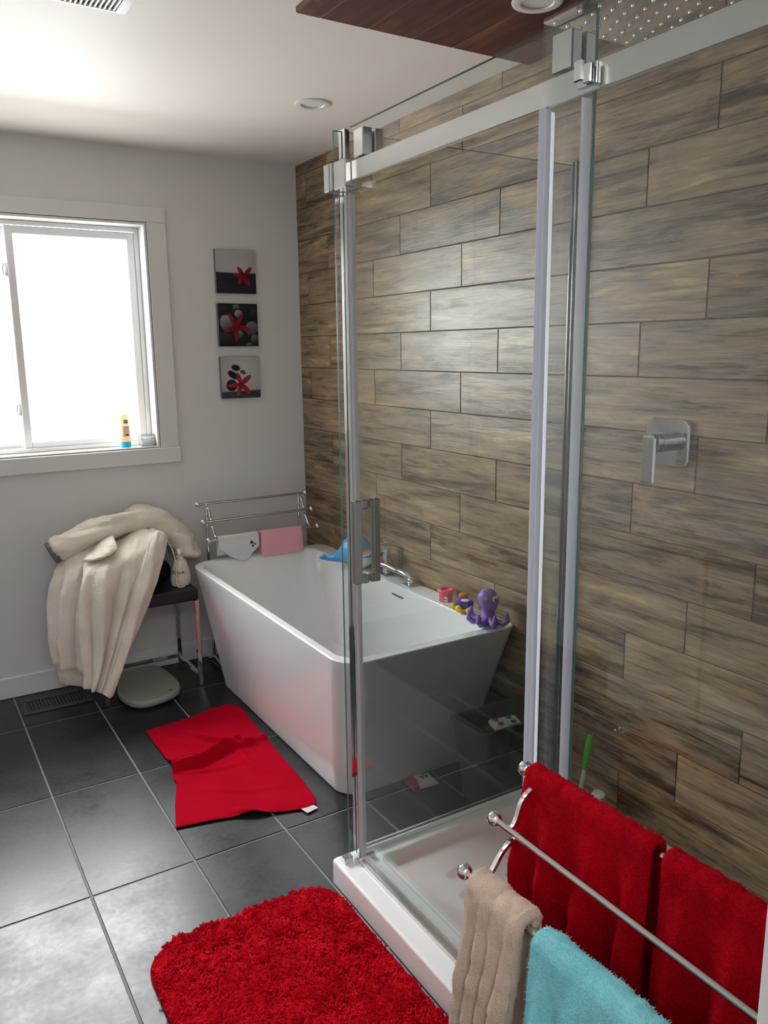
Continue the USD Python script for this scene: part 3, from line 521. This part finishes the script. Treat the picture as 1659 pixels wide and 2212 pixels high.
RA=[[(-1.153,-0.16,0.661),(-1.05,-0.16,0.698),(-0.967,-0.17,0.732),(-0.903,-0.17,0.746),(-0.851,-0.17,0.721),(-0.829,-0.18,0.698)],[(-1.202,-0.26,0.651),(-1.104,-0.29,0.662),(-1.025,-0.3,0.68),(-0.952,-0.3,0.7),(-0.89,-0.29,0.717),(-0.843,-0.27,0.692)],[(-1.229,-0.34,0.61),(-1.164,-0.37,0.617),(-1.088,-0.375,0.61),(-1.018,-0.37,0.604),(-0.955,-0.36,0.607),(-0.898,-0.33,0.613)],[(-1.249,-0.38,0.51),(-1.201,-0.405,0.498),(-1.135,-0.41,0.488),(-1.075,-0.4,0.474),(-1.018,-0.395,0.469),(-0.97,-0.37,0.48)],[(-1.261,-0.4,0.374),(-1.221,-0.425,0.363),(-1.173,-0.425,0.343),(-1.126,-0.42,0.332),(-1.085,-0.41,0.325),(-1.047,-0.39,0.332)],[(-1.265,-0.41,0.253),(-1.238,-0.435,0.235),(-1.206,-0.44,0.219),(-1.173,-0.435,0.203),(-1.147,-0.43,0.2),(-1.121,-0.41,0.209)],[(-1.267,-0.415,0.146),(-1.254,-0.44,0.135),(-1.238,-0.45,0.127),(-1.22,-0.45,0.116),(-1.204,-0.445,0.104),(-1.188,-0.43,0.088)]]
RB=[[(-1.239,-0.14,0.671),(-1.189,-0.15,0.702),(-1.131,-0.16,0.709),(-1.062,-0.17,0.706)],[(-1.293,-0.18,0.624),(-1.26,-0.24,0.643),(-1.206,-0.28,0.654),(-1.13,-0.29,0.651)],[(-1.33,-0.2,0.551),(-1.297,-0.28,0.565),(-1.25,-0.335,0.577),(-1.182,-0.35,0.578)],[(-1.354,-0.22,0.444),(-1.326,-0.3,0.451),(-1.283,-0.36,0.46),(-1.216,-0.37,0.45)],[(-1.364,-0.24,0.325),(-1.34,-0.32,0.328),(-1.3,-0.37,0.331),(-1.238,-0.38,0.318)],[(-1.36,-0.26,0.215),(-1.336,-0.33,0.217),(-1.304,-0.375,0.208),(-1.255,-0.39,0.181)]]
RC=[[(-1.347,-0.2,0.266),(-1.315,-0.26,0.268),(-1.275,-0.3,0.261),(-1.235,-0.34,0.262)],[(-1.339,-0.2,0.177),(-1.311,-0.26,0.178),(-1.276,-0.3,0.176),(-1.238,-0.34,0.17)],[(-1.328,-0.2,0.082),(-1.307,-0.26,0.095),(-1.275,-0.3,0.097),(-1.237,-0.34,0.094)]]
RD=[[(-1.161,-0.2,0.662),(-1.14,-0.2,0.697),(-1.098,-0.2,0.727),(-1.059,-0.21,0.739)],[(-1.191,-0.27,0.671),(-1.159,-0.29,0.689),(-1.112,-0.3,0.707),(-1.065,-0.27,0.722)],[(-1.213,-0.3,0.668),(-1.169,-0.33,0.672),(-1.115,-0.335,0.682),(-1.068,-0.31,0.705)]]
SL=[(-1.301,-0.17,0.696),(-1.241,-0.17,0.722),(-1.168,-0.16,0.746),(-1.083,-0.145,0.764),(-0.996,-0.13,0.776),(-0.919,-0.12,0.778),(-0.842,-0.11,0.758),(-0.785,-0.11,0.717),(-0.742,-0.12,0.662),(-0.717,-0.13,0.605),(-0.713,-0.14,0.572)]
S2=[(-0.943,-0.09,0.78),(-0.864,-0.08,0.783),(-0.796,-0.08,0.752),(-0.743,-0.09,0.711),(-0.7,-0.1,0.647),(-0.67,-0.11,0.59),(-0.666,-0.12,0.554)]
ro = Thing('bathrobe', 'cream waffle-knit bathrobe with grey cuff piled over the bench', 'bathrobe', (-1.05, -.25, .08))
def folds(G, n, amp, seed, grow=1.):
    a, b_ = G.shape[:2]; v_, u_ = np.meshgrid(np.linspace(0, 1, a), np.linspace(0, 1, b_), indexing='ij')
    du, dv = np.gradient(G, axis=0), np.gradient(G, axis=1); nn = np.cross(du, dv); nn /= np.maximum(np.linalg.norm(nn, axis=2, keepdims=True), 1e-9)
    w_ = amp * np.minimum(1, v_ * 3) ** grow * (np.sin(2 * math.pi * (n * u_ + .12 * np.sin(v_ * 4 + seed)) + seed) * .6 + 1.5 * (meshkit.fbm(np.stack([u_ * 5, v_ * 2.2, u_ * 0 + seed], -1), 3, seed) - .5))
    wr_ = amp * .5 * (meshkit.fbm(np.stack([u_ * 9, v_ * 9, u_ * 0 + seed + 3], -1), 3, seed) - .5)
    return G + nn * (w_ + wr_)[..., None]
def profile(G, marks, seed, fine=.010):
    a, b_ = G.shape[:2]; v_, u_ = np.meshgrid(np.linspace(0, 1, a), np.linspace(0, 1, b_), indexing='ij')
    du, dv = np.gradient(G, axis=0), np.gradient(G, axis=1); nn = np.cross(du, dv); nn /= np.maximum(np.linalg.norm(nn, axis=2, keepdims=True), 1e-9); nn = nn * np.where(nn[..., 1:2] > 0, -1, 1)
    w_ = sum(h * np.clip((v_ - v0) / .25, 0, 1) ** 1.2 * np.exp(-np.abs((u_ - u0 - sl * (v_ - .5) - .02 * np.sin(v_ * 7 + u0 * 9)) / wd) ** 1.5) for u0, wd, h, v0, sl in marks)
    w_ = w_ + fine * 1.6 * (meshkit.fbm(np.stack([u_ * 7, v_ * 3, u_ * 0 + seed], -1), 3, seed) - .5) + fine * .9 * (meshkit.fbm(np.stack([u_ * 12, v_ * 12, u_ * 0 + seed + 5], -1), 2, seed) - .5)
    return G + nn * w_[..., None], nn
PA, nA_ = profile(surf(RA, 110, 90), [(.05, .07, .020, .2, 0), (.17, .05, -.022, .25, .05), (.30, .08, .030, .2, .05), (.45, .05, -.034, .22, .02), (.56, .05, .012, .3, 0), (.64, .03, -.016, .25, 0), (.82, .10, .022, .15, 0)], 2)
ro.add('front_panel', sheet(PA, .007), 'robe_cloth', smooth=60)
lap = (PA + nA_ * .011)[12:, 60:]; ro.add('lapel_band', sheet(lap, .009), 'robe_cloth', smooth=60)
PB, nB_ = profile(surf(RB, 90, 60) + [0, .035, 0], [(.12, .08, .018, .15, 0), (.30, .06, -.026, .2, 0), (.50, .10, .030, .15, .05), (.76, .07, -.026, .2, 0), (.92, .06, .012, .2, 0)], 5)
ro.add('side_panel', sheet(PB, .007), 'robe_cloth', smooth=60)
ro.add('lower_panel', sheet(folds(surf(RC, 40, 40) + [0, .03, 0], 1.3, .012, 9), .006), 'robe_cloth', smooth=60)
ro.add('collar_flap', sheet(folds(surf(RD, 40, 40), 1., .008, 3), .012), 'robe_cloth', smooth=60)
def sleeve(P, r0, r1, seed, flat=.8):
    c_ = spline(P, 80); t_ = tube(c_, np.linspace(r0, r1, 80), 36); V = np.array(t_.vertices)
    nn = trimesh.Trimesh(V, t_.faces, process=False).vertex_normals; d = (meshkit.fbm(V * [6, 24, 24] + seed, 4, seed) - .45) * .062
    V = V + nn * d[:, None]; return trimesh.Trimesh(V, t_.faces, process=False)
s1 = sleeve(SL, .048, .052, 4); ro.add('sleeve', s1, 'robe_cloth', smooth=60)
s2 = sleeve(S2, .050, .030, 7); ro.add('sleeve', s2, 'robe_cloth', smooth=60)
cd = np.array(SL[0]) - np.array(SL[1]); cd /= np.linalg.norm(cd); c0 = np.array(SL[0]) + .004 * cd
k_ = lathe([(.043, -.004), (.050, -.002), (.0515, .012), (.0505, .020), (.044, .020), (.042, .0)], 40)
T_ = trimesh.geometry.align_vectors([0, 0, 1], cd); k_.apply_transform(T_); k_.apply_translation(c0); ro.add('cuff', k_, 'cuff_grey')
ro.add('belt_cord', tube(spline([(-.835, -.255, .70), (-.818, -.285, .65), (-.812, -.30, .58), (-.816, -.305, .52), (-.812, -.31, .487), (-.79, -.315, .484), (-.775, -.30, .484)], 40), .0028, 8), 'robe_cloth')

pb = Thing('pump_bottle', 'white foam pump soap bottle standing on the bench next to the robe', 'bottle', (-.782, -.262, .4785))
PX, PY, PZ = -.782, -.262, .4785; prof = [(0, 0), (.038, 0), (.044, .004), (.048, .02), (.048, .042), (.044, .066), (.037, .092), (.031, .112), (.029, .120), (.024, .122), (.0, .122)]
pb.add('body', lathe(prof, 48, (PX, PY, PZ), 1, .72), 'soap_white')
pb.add('collar', lathe([(.018, .121), (.018, .139), (.012, .141), (.008, .142), (.008, .154), (0, .154)], 32, (PX, PY, PZ)), 'soap_white')
pb.add('pump_head', [sph((PX, PY, PZ + .162), (.014, .014, .012)), tube([(PX, PY, PZ + .162), (PX - .006, PY - .02, PZ + .162), (PX - .01, PY - .032, PZ + .154)], [.009, .008, .006], 14)], 'soap_white')
def wrap(tx, h, cx_, cy_, z, prof, sy, ang=-118, depth=.0012):
    t_ = meshkit.text_mesh(tx, h, depth); V = np.array(t_.vertices); mid_ = (V[:, 0].min() + V[:, 0].max()) / 2; pr = np.array([p for p in prof if p[0] > 0])
    zz = V[:, 1] + z; r_ = np.interp(zz, pr[:, 1], pr[:, 0]); A = math.radians(ang) + (V[:, 0] - mid_) / .036; off = V[:, 2]
    return trimesh.Trimesh(np.stack([cx_ + (r_ + off) * np.cos(A), cy_ + (r_ * sy + off) * np.sin(A), PZ + zz], 1), t_.faces, process=False)
tm = wrap('Dove', .0155, PX, PY, .061, prof, .72); pb.add('lettering', tm, 'ink_navy', smooth=False)
pb.add('lettering', cat([wrap('baby', .0042, PX, PY, .052, prof, .72), wrap('_____________', .004, PX, PY, .034, prof, .72), wrap('foaming wash', .0026, PX, PY, .026, prof, .72)]), 'ink_grey', smooth=False)

sc = Thing('bathroom_scale', 'grey rounded bathroom scale on the floor under the bench', 'scale', (-.975, -.27, 0))
so = np.array([(-1.116, -.30), (-1.112, -.36), (-1.098, -.42), (-1.068, -.465), (-1.02, -.480), (-.96, -.470), (-.90, -.445), (-.862, -.405), (-.846, -.35), (-.843, -.28), (-.852, -.18), (-.866, -.09), (-.90, -.060), (-.96, -.058), (-1.02, -.062), (-1.062, -.085), (-1.085, -.16), (-1.104, -.24)])
ang = CubicSpline(np.arange(len(so) + 1), np.vstack([so, so[:1]]), bc_type='periodic')(np.linspace(0, len(so), 73)[:-1]); cc = ang.mean(0)
rg_ = lambda s_, z: np.c_[cc + (ang - cc) * s_, np.full(len(ang), z)]
sc.add('body', loft([rg_(.93, .008), rg_(.985, .014), rg_(1., .024), rg_(.995, .034), rg_(.975, .039), rg_(.94, .041), rg_(.5, .042)]), 'scale_grey')
sc.add('base', loft([rg_(.88, .0005), rg_(.93, .003), rg_(.93, .0085)]), 'dark_rubber')
sc.add('display', box(-.916, -.900, -.420, -.412, .0405, .0425, .0005), 'black')

# ---------------------------------------------------------------- canvases (flat prints, red frangipani and stones)
def canvas(zc, label, paint):
    x0, x1, z0, z1 = -.447, -.242, zc - .1025, zc + .1025
    o = Thing('canvas_print', label, 'picture', ((x0 + x1) / 2, -.012, z0))
    o.add('stretched_canvas', box(x0, x1, -.022, -.0008, z0, z1, .0015), 'canvas_side')
    n = 110; s_, t_ = np.meshgrid(np.linspace(0, 1, n), np.linspace(0, 1, n)); P = np.stack([x0 + .001 + s_ * (x1 - x0 - .002), np.full_like(s_, -.0225), z0 + .001 + t_ * (z1 - z0 - .002)], -1).reshape(-1, 3)
    i, j = np.meshgrid(np.arange(n - 1), np.arange(n - 1), indexing='ij'); p = (i * n + j).ravel(); F = np.vstack([np.stack([p, p + 1, p + n + 1], 1), np.stack([p, p + n + 1, p + n], 1)])
    C = paint(s_, t_).reshape(-1, 3); o.add('printed_face', trimesh.Trimesh(P, F, process=False), 'print_ink', smooth=False, colors=C)
def shade(C, mask, col): C[...] = C * (1 - mask[..., None]) + mask[..., None] * np.asarray(col)
def ell(s_, t_, cx, cy, a, b_, deg=0, soft=.02):
    A = math.radians(deg); x, y = s_ - cx, t_ - cy; u, v_ = (x * math.cos(A) + y * math.sin(A)) / a, (-x * math.sin(A) + y * math.cos(A)) / b_
    return np.clip((1 - np.hypot(u, v_)) / (soft / min(a, b_)), 0, 1)
def petal(s_, t_, cx, cy, deg, L, W):
    A = math.radians(deg); x, y = s_ - cx, t_ - cy; u = (x * math.cos(A) + y * math.sin(A)) / L; v_ = (-x * math.sin(A) + y * math.cos(A)) / W
    w_ = np.clip(u, 0, 1) ** .55 * np.clip(1.04 - u, 0, 1) ** .6 * 1.42
    return np.clip((w_ - np.abs(v_)) / .12, 0, 1) * (u > 0)
def flower(C, s_, t_, cx, cy, petals, c1=lin((104, 12, 26)), c2=lin((146, 34, 48))):
    for k, (deg, L, W) in enumerate(petals):
        m_ = petal(s_, t_, cx, cy, deg, L, W); r_ = np.clip(np.hypot(s_ - cx, t_ - cy) / L, 0, 1)[..., None]
        col = np.array(c1) * (1 - r_) + np.array(c2) * r_
        shade(C, petal(s_, t_, cx + .012, cy - .012, deg, L, W) * .55, lin((60, 6, 14))); C[...] = C * (1 - m_[..., None]) + m_[..., None] * col
    shade(C, ell(s_, t_, cx, cy, .035, .035), lin((120, 10, 24)))
def paint1(s_, t_):
    C = np.ones(s_.shape + (3,)) * np.array(lin((176, 174, 176))) * (1.05 - .25 * (s_ - .3)[..., None] ** 2); g = meshkit.fbm(np.stack([s_ * 4, t_ * 40, s_ * 0], -1), 3, 3)
    shade(C, np.clip((.47 - t_ + .02 * g) / .015, 0, 1), 0 * C + (np.array(lin((40, 40, 44))) * (.6 + .8 * g[..., None]))); flower(C, s_, t_, .70, .40, [(128, .26, .085), (48, .28, .085), (170, .28, .07), (228, .24, .085), (300, .25, .095)]); return C
def paint2(s_, t_):
    g = meshkit.fbm(np.stack([s_ * 5, t_ * 5, s_ * 0], -1), 4, 6); C = np.ones(s_.shape + (3,)) * np.array(lin((34, 36, 38))) * (.5 + g[..., None])
    for cx, cy, a, b_, d, c_ in ((.20, .55, .17, .2, 20, 150), (.52, .76, .10, .12, 80, 160), (.84, .42, .18, .17, 20, 124), (.91, .17, .11, .11, 0, 112), (.76, .04, .10, .05, 0, 120), (.46, .92, .1, .07, 0, 130), (.16, .14, .28, .17, -20, 60), (.90, .78, .08, .14, 0, 66), (.13, .84, .12, .12, 0, 56), (.5, .28, .12, .1, 10, 140), (.68, .86, .12, .10, 0, 54)):
        m_ = ell(s_, t_, cx, cy, a, b_, d); l_ = np.clip(.55 + .6 * ((t_ - cy) / b_ * .6 + (s_ - cx) / a * -.3), .15, 1.3); C[...] = C * (1 - m_[..., None]) + m_[..., None] * np.array(lin((c_, c_, c_)))[None, None] * l_[..., None]
    flower(C, s_, t_, .45, .46, [(122, .36, .085), (62, .34, .09), (200, .34, .09), (268, .34, .085), (-12, .36, .10)]); return C
def paint3(s_, t_):
    C = np.ones(s_.shape + (3,)) * np.array(lin((186, 184, 184))) * (1.06 - .9 * ((s_ - .55) ** 2 + (t_ - .6) ** 2))[..., None]; g = meshkit.fbm(np.stack([s_ * 4, t_ * 30, s_ * 0], -1), 3, 9)
    shade(C, np.clip((.17 + .03 * s_ - t_) / .03, 0, 1), np.array(lin((62, 62, 64))) * (.6 + .8 * g[..., None]))
    for cx, cy, a, b_, d, c_ in ((.26, .31, .15, .15, 0, 34), (.30, .56, .17, .09, -35, 36), (.38, .73, .13, .085, -15, 38), (.56, .62, .09, .06, -20, 70)): shade(C, ell(s_, t_, cx, cy, a, b_, d), lin((c_, c_, c_ + 2)))
    flower(C, s_, t_, .50, .33, [(108, .30, .09), (40, .33, .10), (185, .33, .085), (250, .30, .095), (318, .32, .10)], lin((128, 24, 38)), lin((164, 56, 68))); return C
canvas(1.923, 'square canvas with a red flower over a dark horizon, topmost of three', paint1)
canvas(1.671, 'square canvas with a red flower on grey pebbles, middle of three', paint2)
canvas(1.418, 'square canvas with a red flower before stacked black stones, lowest of three', paint3)

# ---------------------------------------------------------------- window sill things
o = Thing('lotion_bottle', 'peach lotion bottle with bright cyan cap standing on the window sill', 'bottle', (-.915, .028, WZ0 + .0065)); LZ = WZ0 + .0065
o.add('body', lathe([(0, .026), (.024, .026), (.0245, .05), (.022, .085), (.0195, .108), (.0205, .125), (.020, .142), (.014, .155), (.006, .159), (0, .1595)], 40, (-.915, .028, LZ), 1, .62), 'peach')
o.add('cap', lathe([(0, 0), (.023, 0), (.0245, .003), (.0245, .024), (.023, .0258), (0, .0258)], 40, (-.915, .028, LZ), 1, .66), 'cyan')
def patch(z0, z1, r, a0, a1, at, sy):
    A = np.radians(np.linspace(a0, a1, 9)); P = np.array([[(at[0] + r * math.cos(a), at[1] + r * sy * math.sin(a), at[2] + z) for a in A] for z in np.linspace(z0, z1, 4)]); return sheet(P, .0008)
lb = o.add('front_label', patch(.05, .10, .0248, -120, -50, (-.915, .028, LZ), .62), 'label_pale')
o.add('label_mark', patch(.112, .130, .0212, -110, -55, (-.915, .028, LZ), .62), 'label_blue', lb); o.add('label_mark', patch(.056, .062, .0254, -95, -62, (-.915, .028, LZ), .62), 'ink_navy', lb)
o = Thing('swab_box', 'small clear plastic box of white cotton swabs on the window sill', 'box', (-.812, .02, LZ))
o.add('case', [box(-.852, -.780, .000, .003, LZ, LZ + .058), box(-.852, -.780, .045, .048, LZ, LZ + .058), box(-.852, -.849, .003, .045, LZ, LZ + .058), box(-.783, -.780, .003, .045, LZ, LZ + .058), box(-.849, -.783, .003, .045, LZ, LZ + .002)], 'clear_plastic', smooth=False)
sw = []
for k in range(34):
    z = LZ + .006 + .0011 * k; A = rnd.uniform(-.28, .28); y = rnd.uniform(.010, .038); x = -.816; dx, dz = .026 * math.cos(A), .026 * math.sin(A) * .35
    z = max(z, LZ + .006 + abs(dz)); sw += [tube([(x - dx, y, z - dz), (x + dx, y, z + dz)], .0011, 6), sph((x - dx, y, z - dz), (.006, .0026, .0026), 1), sph((x + dx, y, z + dz), (.006, .0026, .0026), 1)]
o.add('cotton_swabs', sw, 'swab_white', kind='stuff')

# ---------------------------------------------------------------- bath toys on the tub rim
o = Thing('bath_toy', 'blue whale bath toy with white string on the tub rim by the faucet', 'toy', (-.10, -.66, TZ))
wh = blob([((-.088, -.735, TZ + .068), .066, (-.088, -.697, TZ + .076), .074), ((-.088, -.697, TZ + .076), .072, (-.10, -.635, TZ + .050), .046), ((-.10, -.635, TZ + .050), .045, (-.128, -.585, TZ + .024), .020), ((-.128, -.585, TZ + .024), .020, (-.160, -.545, TZ + .018), .012),
           ((-.160, -.545, TZ + .018), .011, (-.196, -.550, TZ + .026), .006), ((-.160, -.545, TZ + .018), .011, (-.158, -.505, TZ + .026), .006)], .006, 12)
wh.vertices[:, 2] = np.maximum(wh.vertices[:, 2], TZ + .0008); wh.vertices[:, 0] = np.minimum(wh.vertices[:, 0], -.002)
o.add('body', wh, 'toy_blue'); 
bel = wh.copy(); keep = (bel.triangles_center[:, 2] < TZ + .062) & (bel.triangles_center[:, 1] < -.742); bel.vertices = bel.vertices + bel.vertex_normals * .0012; bel.update_faces(keep); bel.remove_unreferenced_vertices(); o.add('belly', bel, 'toy_white')
o.add('eye', sph((-.116, -.786, TZ + .094), .0065, 2), 'black')
o.add('string', [tube(spline([(-.185, -.50, TZ + .032), (-.205, -.535, TZ + .030), (-.213, -.545, TZ + .005), (-.210, -.545, TZ - .03), (-.200, -.54, TZ - .045), (-.190, -.535, TZ - .035), (-.196, -.54, TZ - .02), (-.208, -.54, TZ - .03)], 60), .0018, 8), tube(spline([(-.213, -.545, TZ + .008), (-.20, -.525, TZ + .012), (-.19, -.52, TZ - .01), (-.197, -.535, TZ - .03)], 30), .0018, 8)], 'toy_white')
o = Thing('bath_toy', 'magenta and purple stacking toy behind the chrome faucet on the tub rim', 'toy', (-.036, -.842, TZ))
o.add('base', lathe([(0, .0008), (.022, .0008), (.024, .006), (.024, .022), (.021, .026), (0, .026)], 32, (-.036, -.842, TZ)), 'toy_violet')
o.add('top', lathe([(0, .026), (.024, .026), (.026, .032), (.024, .052), (.017, .066), (.006, .070), (0, .070)], 32, (-.036, -.842, TZ)), 'toy_magenta')
o = Thing('bath_toy', 'small pink cup toy with arched cut-outs on the tub rim', 'toy', (-.045, -1.345, TZ))
cup = m3.Manifold.cylinder(.046, .028, .0265, 40).translate((0, 0, .0008)) - m3.Manifold.cylinder(.036, .0245, .0235, 40).translate((0, 0, -.001)) - m3.Manifold.cylinder(.02, .018, .0235, 40).translate((0, 0, .04))
for a_ in (0, 90): cup = cup - m3.Manifold.cylinder(.1, .0095, .0095, 24, True).rotate((90, 0, 0)).translate((0, 0, .013)).rotate((0, 0, a_ - 40)) - m3.Manifold.cube((.019, .1, .016), True).translate((0, 0, .005)).rotate((0, 0, a_ - 40))
cup = cup.translate((-.045, -1.345, TZ)); o.add('body', cup, 'toy_pink')
o.add('rim', lathe([(.024, .042), (.0335, .040), (.035, .044), (.031, .0485), (.024, .048)], 40, (-.045, -1.345, TZ)), 'toy_pink')
o = Thing('bath_toy', 'violet and yellow bath toy boat with orange top behind the octopus', 'toy', (-.06, -1.485, TZ)); bc = (-.06, -1.485, TZ)
o.add('hull', lathe([(0, .014), (.03, .014), (.036, .022), (.0375, .034), (.034, .043), (.027, .047), (0, .047)], 36, bc, .85, 1.12), 'toy_violet')
o.add('base', [lathe([(0, .001), (.030, .001), (.034, .006), (.033, .014), (0, .014)], 36, bc, .85, 1.12), sph((-.098, -1.50, TZ + .0162), (.012, .015, .015), 2), sph((-.075, -1.535, TZ + .014), (.014, .011, .013), 2), sph((-.085, -1.45, TZ + .013), (.012, .012, .012), 2)], 'toy_yellow')
o.add('top', lathe([(0, .047), (.017, .047), (.019, .051), (.017, .060), (.012, .062), (0, .062)], 12, (-.052, -1.468, TZ)), 'toy_orange'); o.add('dial', lathe([(0, .0505), (.016, .049), (.0165, .047)], 28, (-.072, -1.507, TZ), .9, 1.), 'toy_white')
o = Thing('bath_toy', 'purple octopus bath toy with green spots on the tub corner', 'toy', (-.075, -1.655, TZ)); oc = np.array([-.078, -1.658, TZ])
cr, cu = np.array([.853, -.522, 0.]), np.array([.522, .853, 0.])       # sideways and away, as seen from the room
ch = [(oc + [0, 0, .022], .022, oc + [0, 0, .050], .021), (oc + [0, 0, .050], .021, oc + cr * -.002 + [0, 0, .090], .037), (oc + cr * -.002 + [0, 0, .090], .037, oc + cr * -.006 + [0, 0, .098], .036)]
for k in range(8):
    A = math.radians(22 + 45 * k); dd = np.array([math.cos(A), math.sin(A), 0]); L = .040
    if (oc + dd * .075)[0] > -.008: dd = dd * np.array([.35, 1, 1]); dd /= np.linalg.norm(dd)
    ps = [oc + dd * .010 + [0, 0, .022], oc + dd * .034 + [0, 0, .013], oc + dd * .060 + [0, 0, .012], oc + dd * .076 + [0, 0, .026], oc + dd * .074 + [0, 0, .048]]; rr_ = [.014, .0115, .0105, .0095, .0065]
    if ps[3][0] > -.012: continue
    ch += [(ps[i], rr_[i], ps[i + 1], rr_[i + 1]) for i in range(4)]
ob = blob(ch, .004, 10); ob.vertices[:, 2] = np.maximum(ob.vertices[:, 2], TZ + .0008); o.add('body', ob, 'toy_purple')
hc = oc + cr * -.004 + [0, 0, .094]
def disc_on(c_, R_, dirv, r_, th_=.0022):
    dirv = np.array(dirv, float); dirv /= np.linalg.norm(dirv); m_ = sph((0, 0, 0), (r_, r_, th_), 2); m_.apply_transform(trimesh.geometry.align_vectors([0, 0, 1], dirv)); m_.apply_translation(c_ + dirv * R_); return m_
for a_, b2 in ((.30, .25), (.78, .18)):
    dv = cr * math.sin(a_ + .35) - cu * math.cos(a_ + .35) + np.array([0, 0, .22]); ey = o.add('eye', disc_on(hc, .0345, dv, .0115, .003), 'toy_white'); o.add('iris', disc_on(hc, .037, dv + cr * .06 - [0, 0, .1], .006, .002), 'toy_iris', ey)
for a_, zz in ((-.75, .42), (-.28, .40), (-.5, .95), (.1, .95)): o.add('spot', disc_on(hc, .0355, cr * math.sin(a_) - cu * math.cos(a_) + np.array([0, 0, zz]), .0080), 'toy_green')

# ---------------------------------------------------------------- bin, packet, shower floor things
o = Thing('storage_bin', 'smoky clear plastic storage bin between bathtub and shower', 'storage bin', (-.19, -1.825, 0))
bx = (-.318, -.035, -1.925, -1.748); bi = lambda k, z, r_=.02: rrect(bx[0] + k, bx[1] - k, bx[2] + k, bx[3] - k, z, r_, 6)
o.add('tub', loft([bi(.03, .001), bi(.028, .006), bi(.004, .285), bi(-.004, .288), bi(-.004, .296), bi(.004, .298), bi(.008, .294), bi(.031, .009), bi(.05, .008)]), 'bin_plastic')
Thing('bottle_pile', 'dark bottles and tubes jumbled inside the smoky storage bin', 'bottles', (-.2, -1.83, .01), kind='stuff').add('jumble', [tube([(-.25, -1.86, .03), (-.25, -1.85, .19)], .022, 14), tube([(-.20, -1.80, .03), (-.19, -1.80, .21)], .02, 14), box(-.17, -.09, -1.88, -1.79, .012, .25, .01), tube([(-.27, -1.80, .03), (-.27, -1.81, .16)], .018, 14)], 'bin_stuff')
o = Thing('wipes_packet', 'white soft packet with coloured dots lying inside the storage bin', 'packet', (-.16, -1.87, .22)); A_ = lambda m_: rot(rot(m_, 8, (1, 0, 0), (-.16, -1.855, .272)), -10, (0, 0, 1), (-.16, -1.855, .272))
o.add('pouch', A_(box(-.215, -.105, -1.885, -1.825, .262, .282, .008)), 'packet_white')
for (x, y), c_ in zip(((-.19, -1.84), (-.185, -1.867), (-.14, -1.84), (-.135, -1.868)), ('ink_red', 'ink_brown', 'ink_teal', 'ink_teal')): o.add('printed_dot', A_(lathe([(0, .0008), (.011, .0008), (.011, 0)], 20, (x, y, .2822))), c_)
o = Thing('wipes_packet', 'white packet with red scalloped end lying on the floor by the tub', 'packet', (-.355, -1.625, 0)); A2 = lambda m_: rot(m_, -6, (0, 0, 1), (-.355, -1.635, 0))
gx, gy = np.meshgrid(np.linspace(-.412, -.308, 36), np.linspace(-1.670, -1.592, 28)); ex = np.minimum(np.minimum(gx + .412, -.308 - gx), np.minimum(gy + 1.670, -1.592 - gy)); gz = .003 + .020 * np.clip(ex / .02, 0, 1) ** .6 + .002 * (meshkit.fbm(np.stack([gx * 60, gy * 60, gx * 0], -1), 2, 2) - .5)
top = np.stack([gx, gy, gz], -1); bot = np.stack([gx, gy, np.full_like(gz, .0008)], -1)
def slab(top, bot):
    a, b_ = top.shape[:2]; V = np.vstack([top.reshape(-1, 3), bot.reshape(-1, 3)]); i, j = np.meshgrid(np.arange(a - 1), np.arange(b_ - 1), indexing='ij'); p = (i * b_ + j).ravel(); o_ = a * b_
    ring = np.array(list(range(b_)) + [k * b_ + b_ - 1 for k in range(1, a)] + [(a - 1) * b_ + k for k in range(b_ - 2, -1, -1)] + [k * b_ for k in range(a - 2, 0, -1)]); nx = np.roll(ring, -1)
    return trimesh.Trimesh(V, np.vstack([np.stack([p, p + 1, p + b_ + 1], 1), np.stack([p, p + b_ + 1, p + b_], 1), np.stack([p + o_, p + b_ + 1 + o_, p + 1 + o_], 1), np.stack([p + o_, p + b_ + o_, p + b_ + 1 + o_], 1), np.stack([ring, ring + o_, nx + o_], 1), np.stack([ring, nx + o_, nx], 1)]), process=False)
o.add('pouch', A2(slab(top, bot)), 'packet_white'); o.add('end_band', A2(slab(top[:, :10] + [0, 0, .0012], bot[:, :10] + [0, 0, .0006])), 'packet_red')
o.add('printed_mark', A2(cat([box(-.368, -.335, -1.634, -1.629, .024, .0252), box(-.362, -.356, -1.648, -1.634, .024, .0252), box(-.346, -.340, -1.648, -1.634, .024, .0252), box(-.350, -.330, -1.620, -1.615, .024, .0252)])), 'ink_brown')
o = Thing('cleaning_brush', 'green handled cleaning brush leaning in the shower corner', 'brush', (-.09, -2.13, .05))
hp = spline([(-.10, -2.150, .09), (-.085, -2.150, .17), (-.073, -2.150, .235), (-.062, -2.151, .29), (-.056, -2.152, .325)], 40)
o.add('shaft', tube(hp[:22], np.linspace(.008, .0065, 22), 14), 'brush_grey'); o.add('grip', tube(hp[20:], .0065 + .0055 * np.sin(np.linspace(.15, 2.75, 20)), 16), 'brush_green'); o.add('brush_head', [sph((-.103, -2.150, .075), (.024, .024, .028))], 'brush_grey')
o = Thing('shower_bottle', 'white pump bottle standing in the shower behind the red towels', 'bottle', (-.10, -2.235, .045)); SB = (-.10, -2.235, .0455)
o.add('body', lathe([(0, 0), (.028, 0), (.030, .004), (.030, .08), (.024, .092), (.012, .096), (.012, .104), (0, .104)], 32, SB), 'soap_white'); o.add('pump_head', [lathe([(0, .104), (.006, .104), (.006, .120), (.019, .122), (.021, .128), (.017, .134), (0, .135)], 28, SB)], 'soap_white')
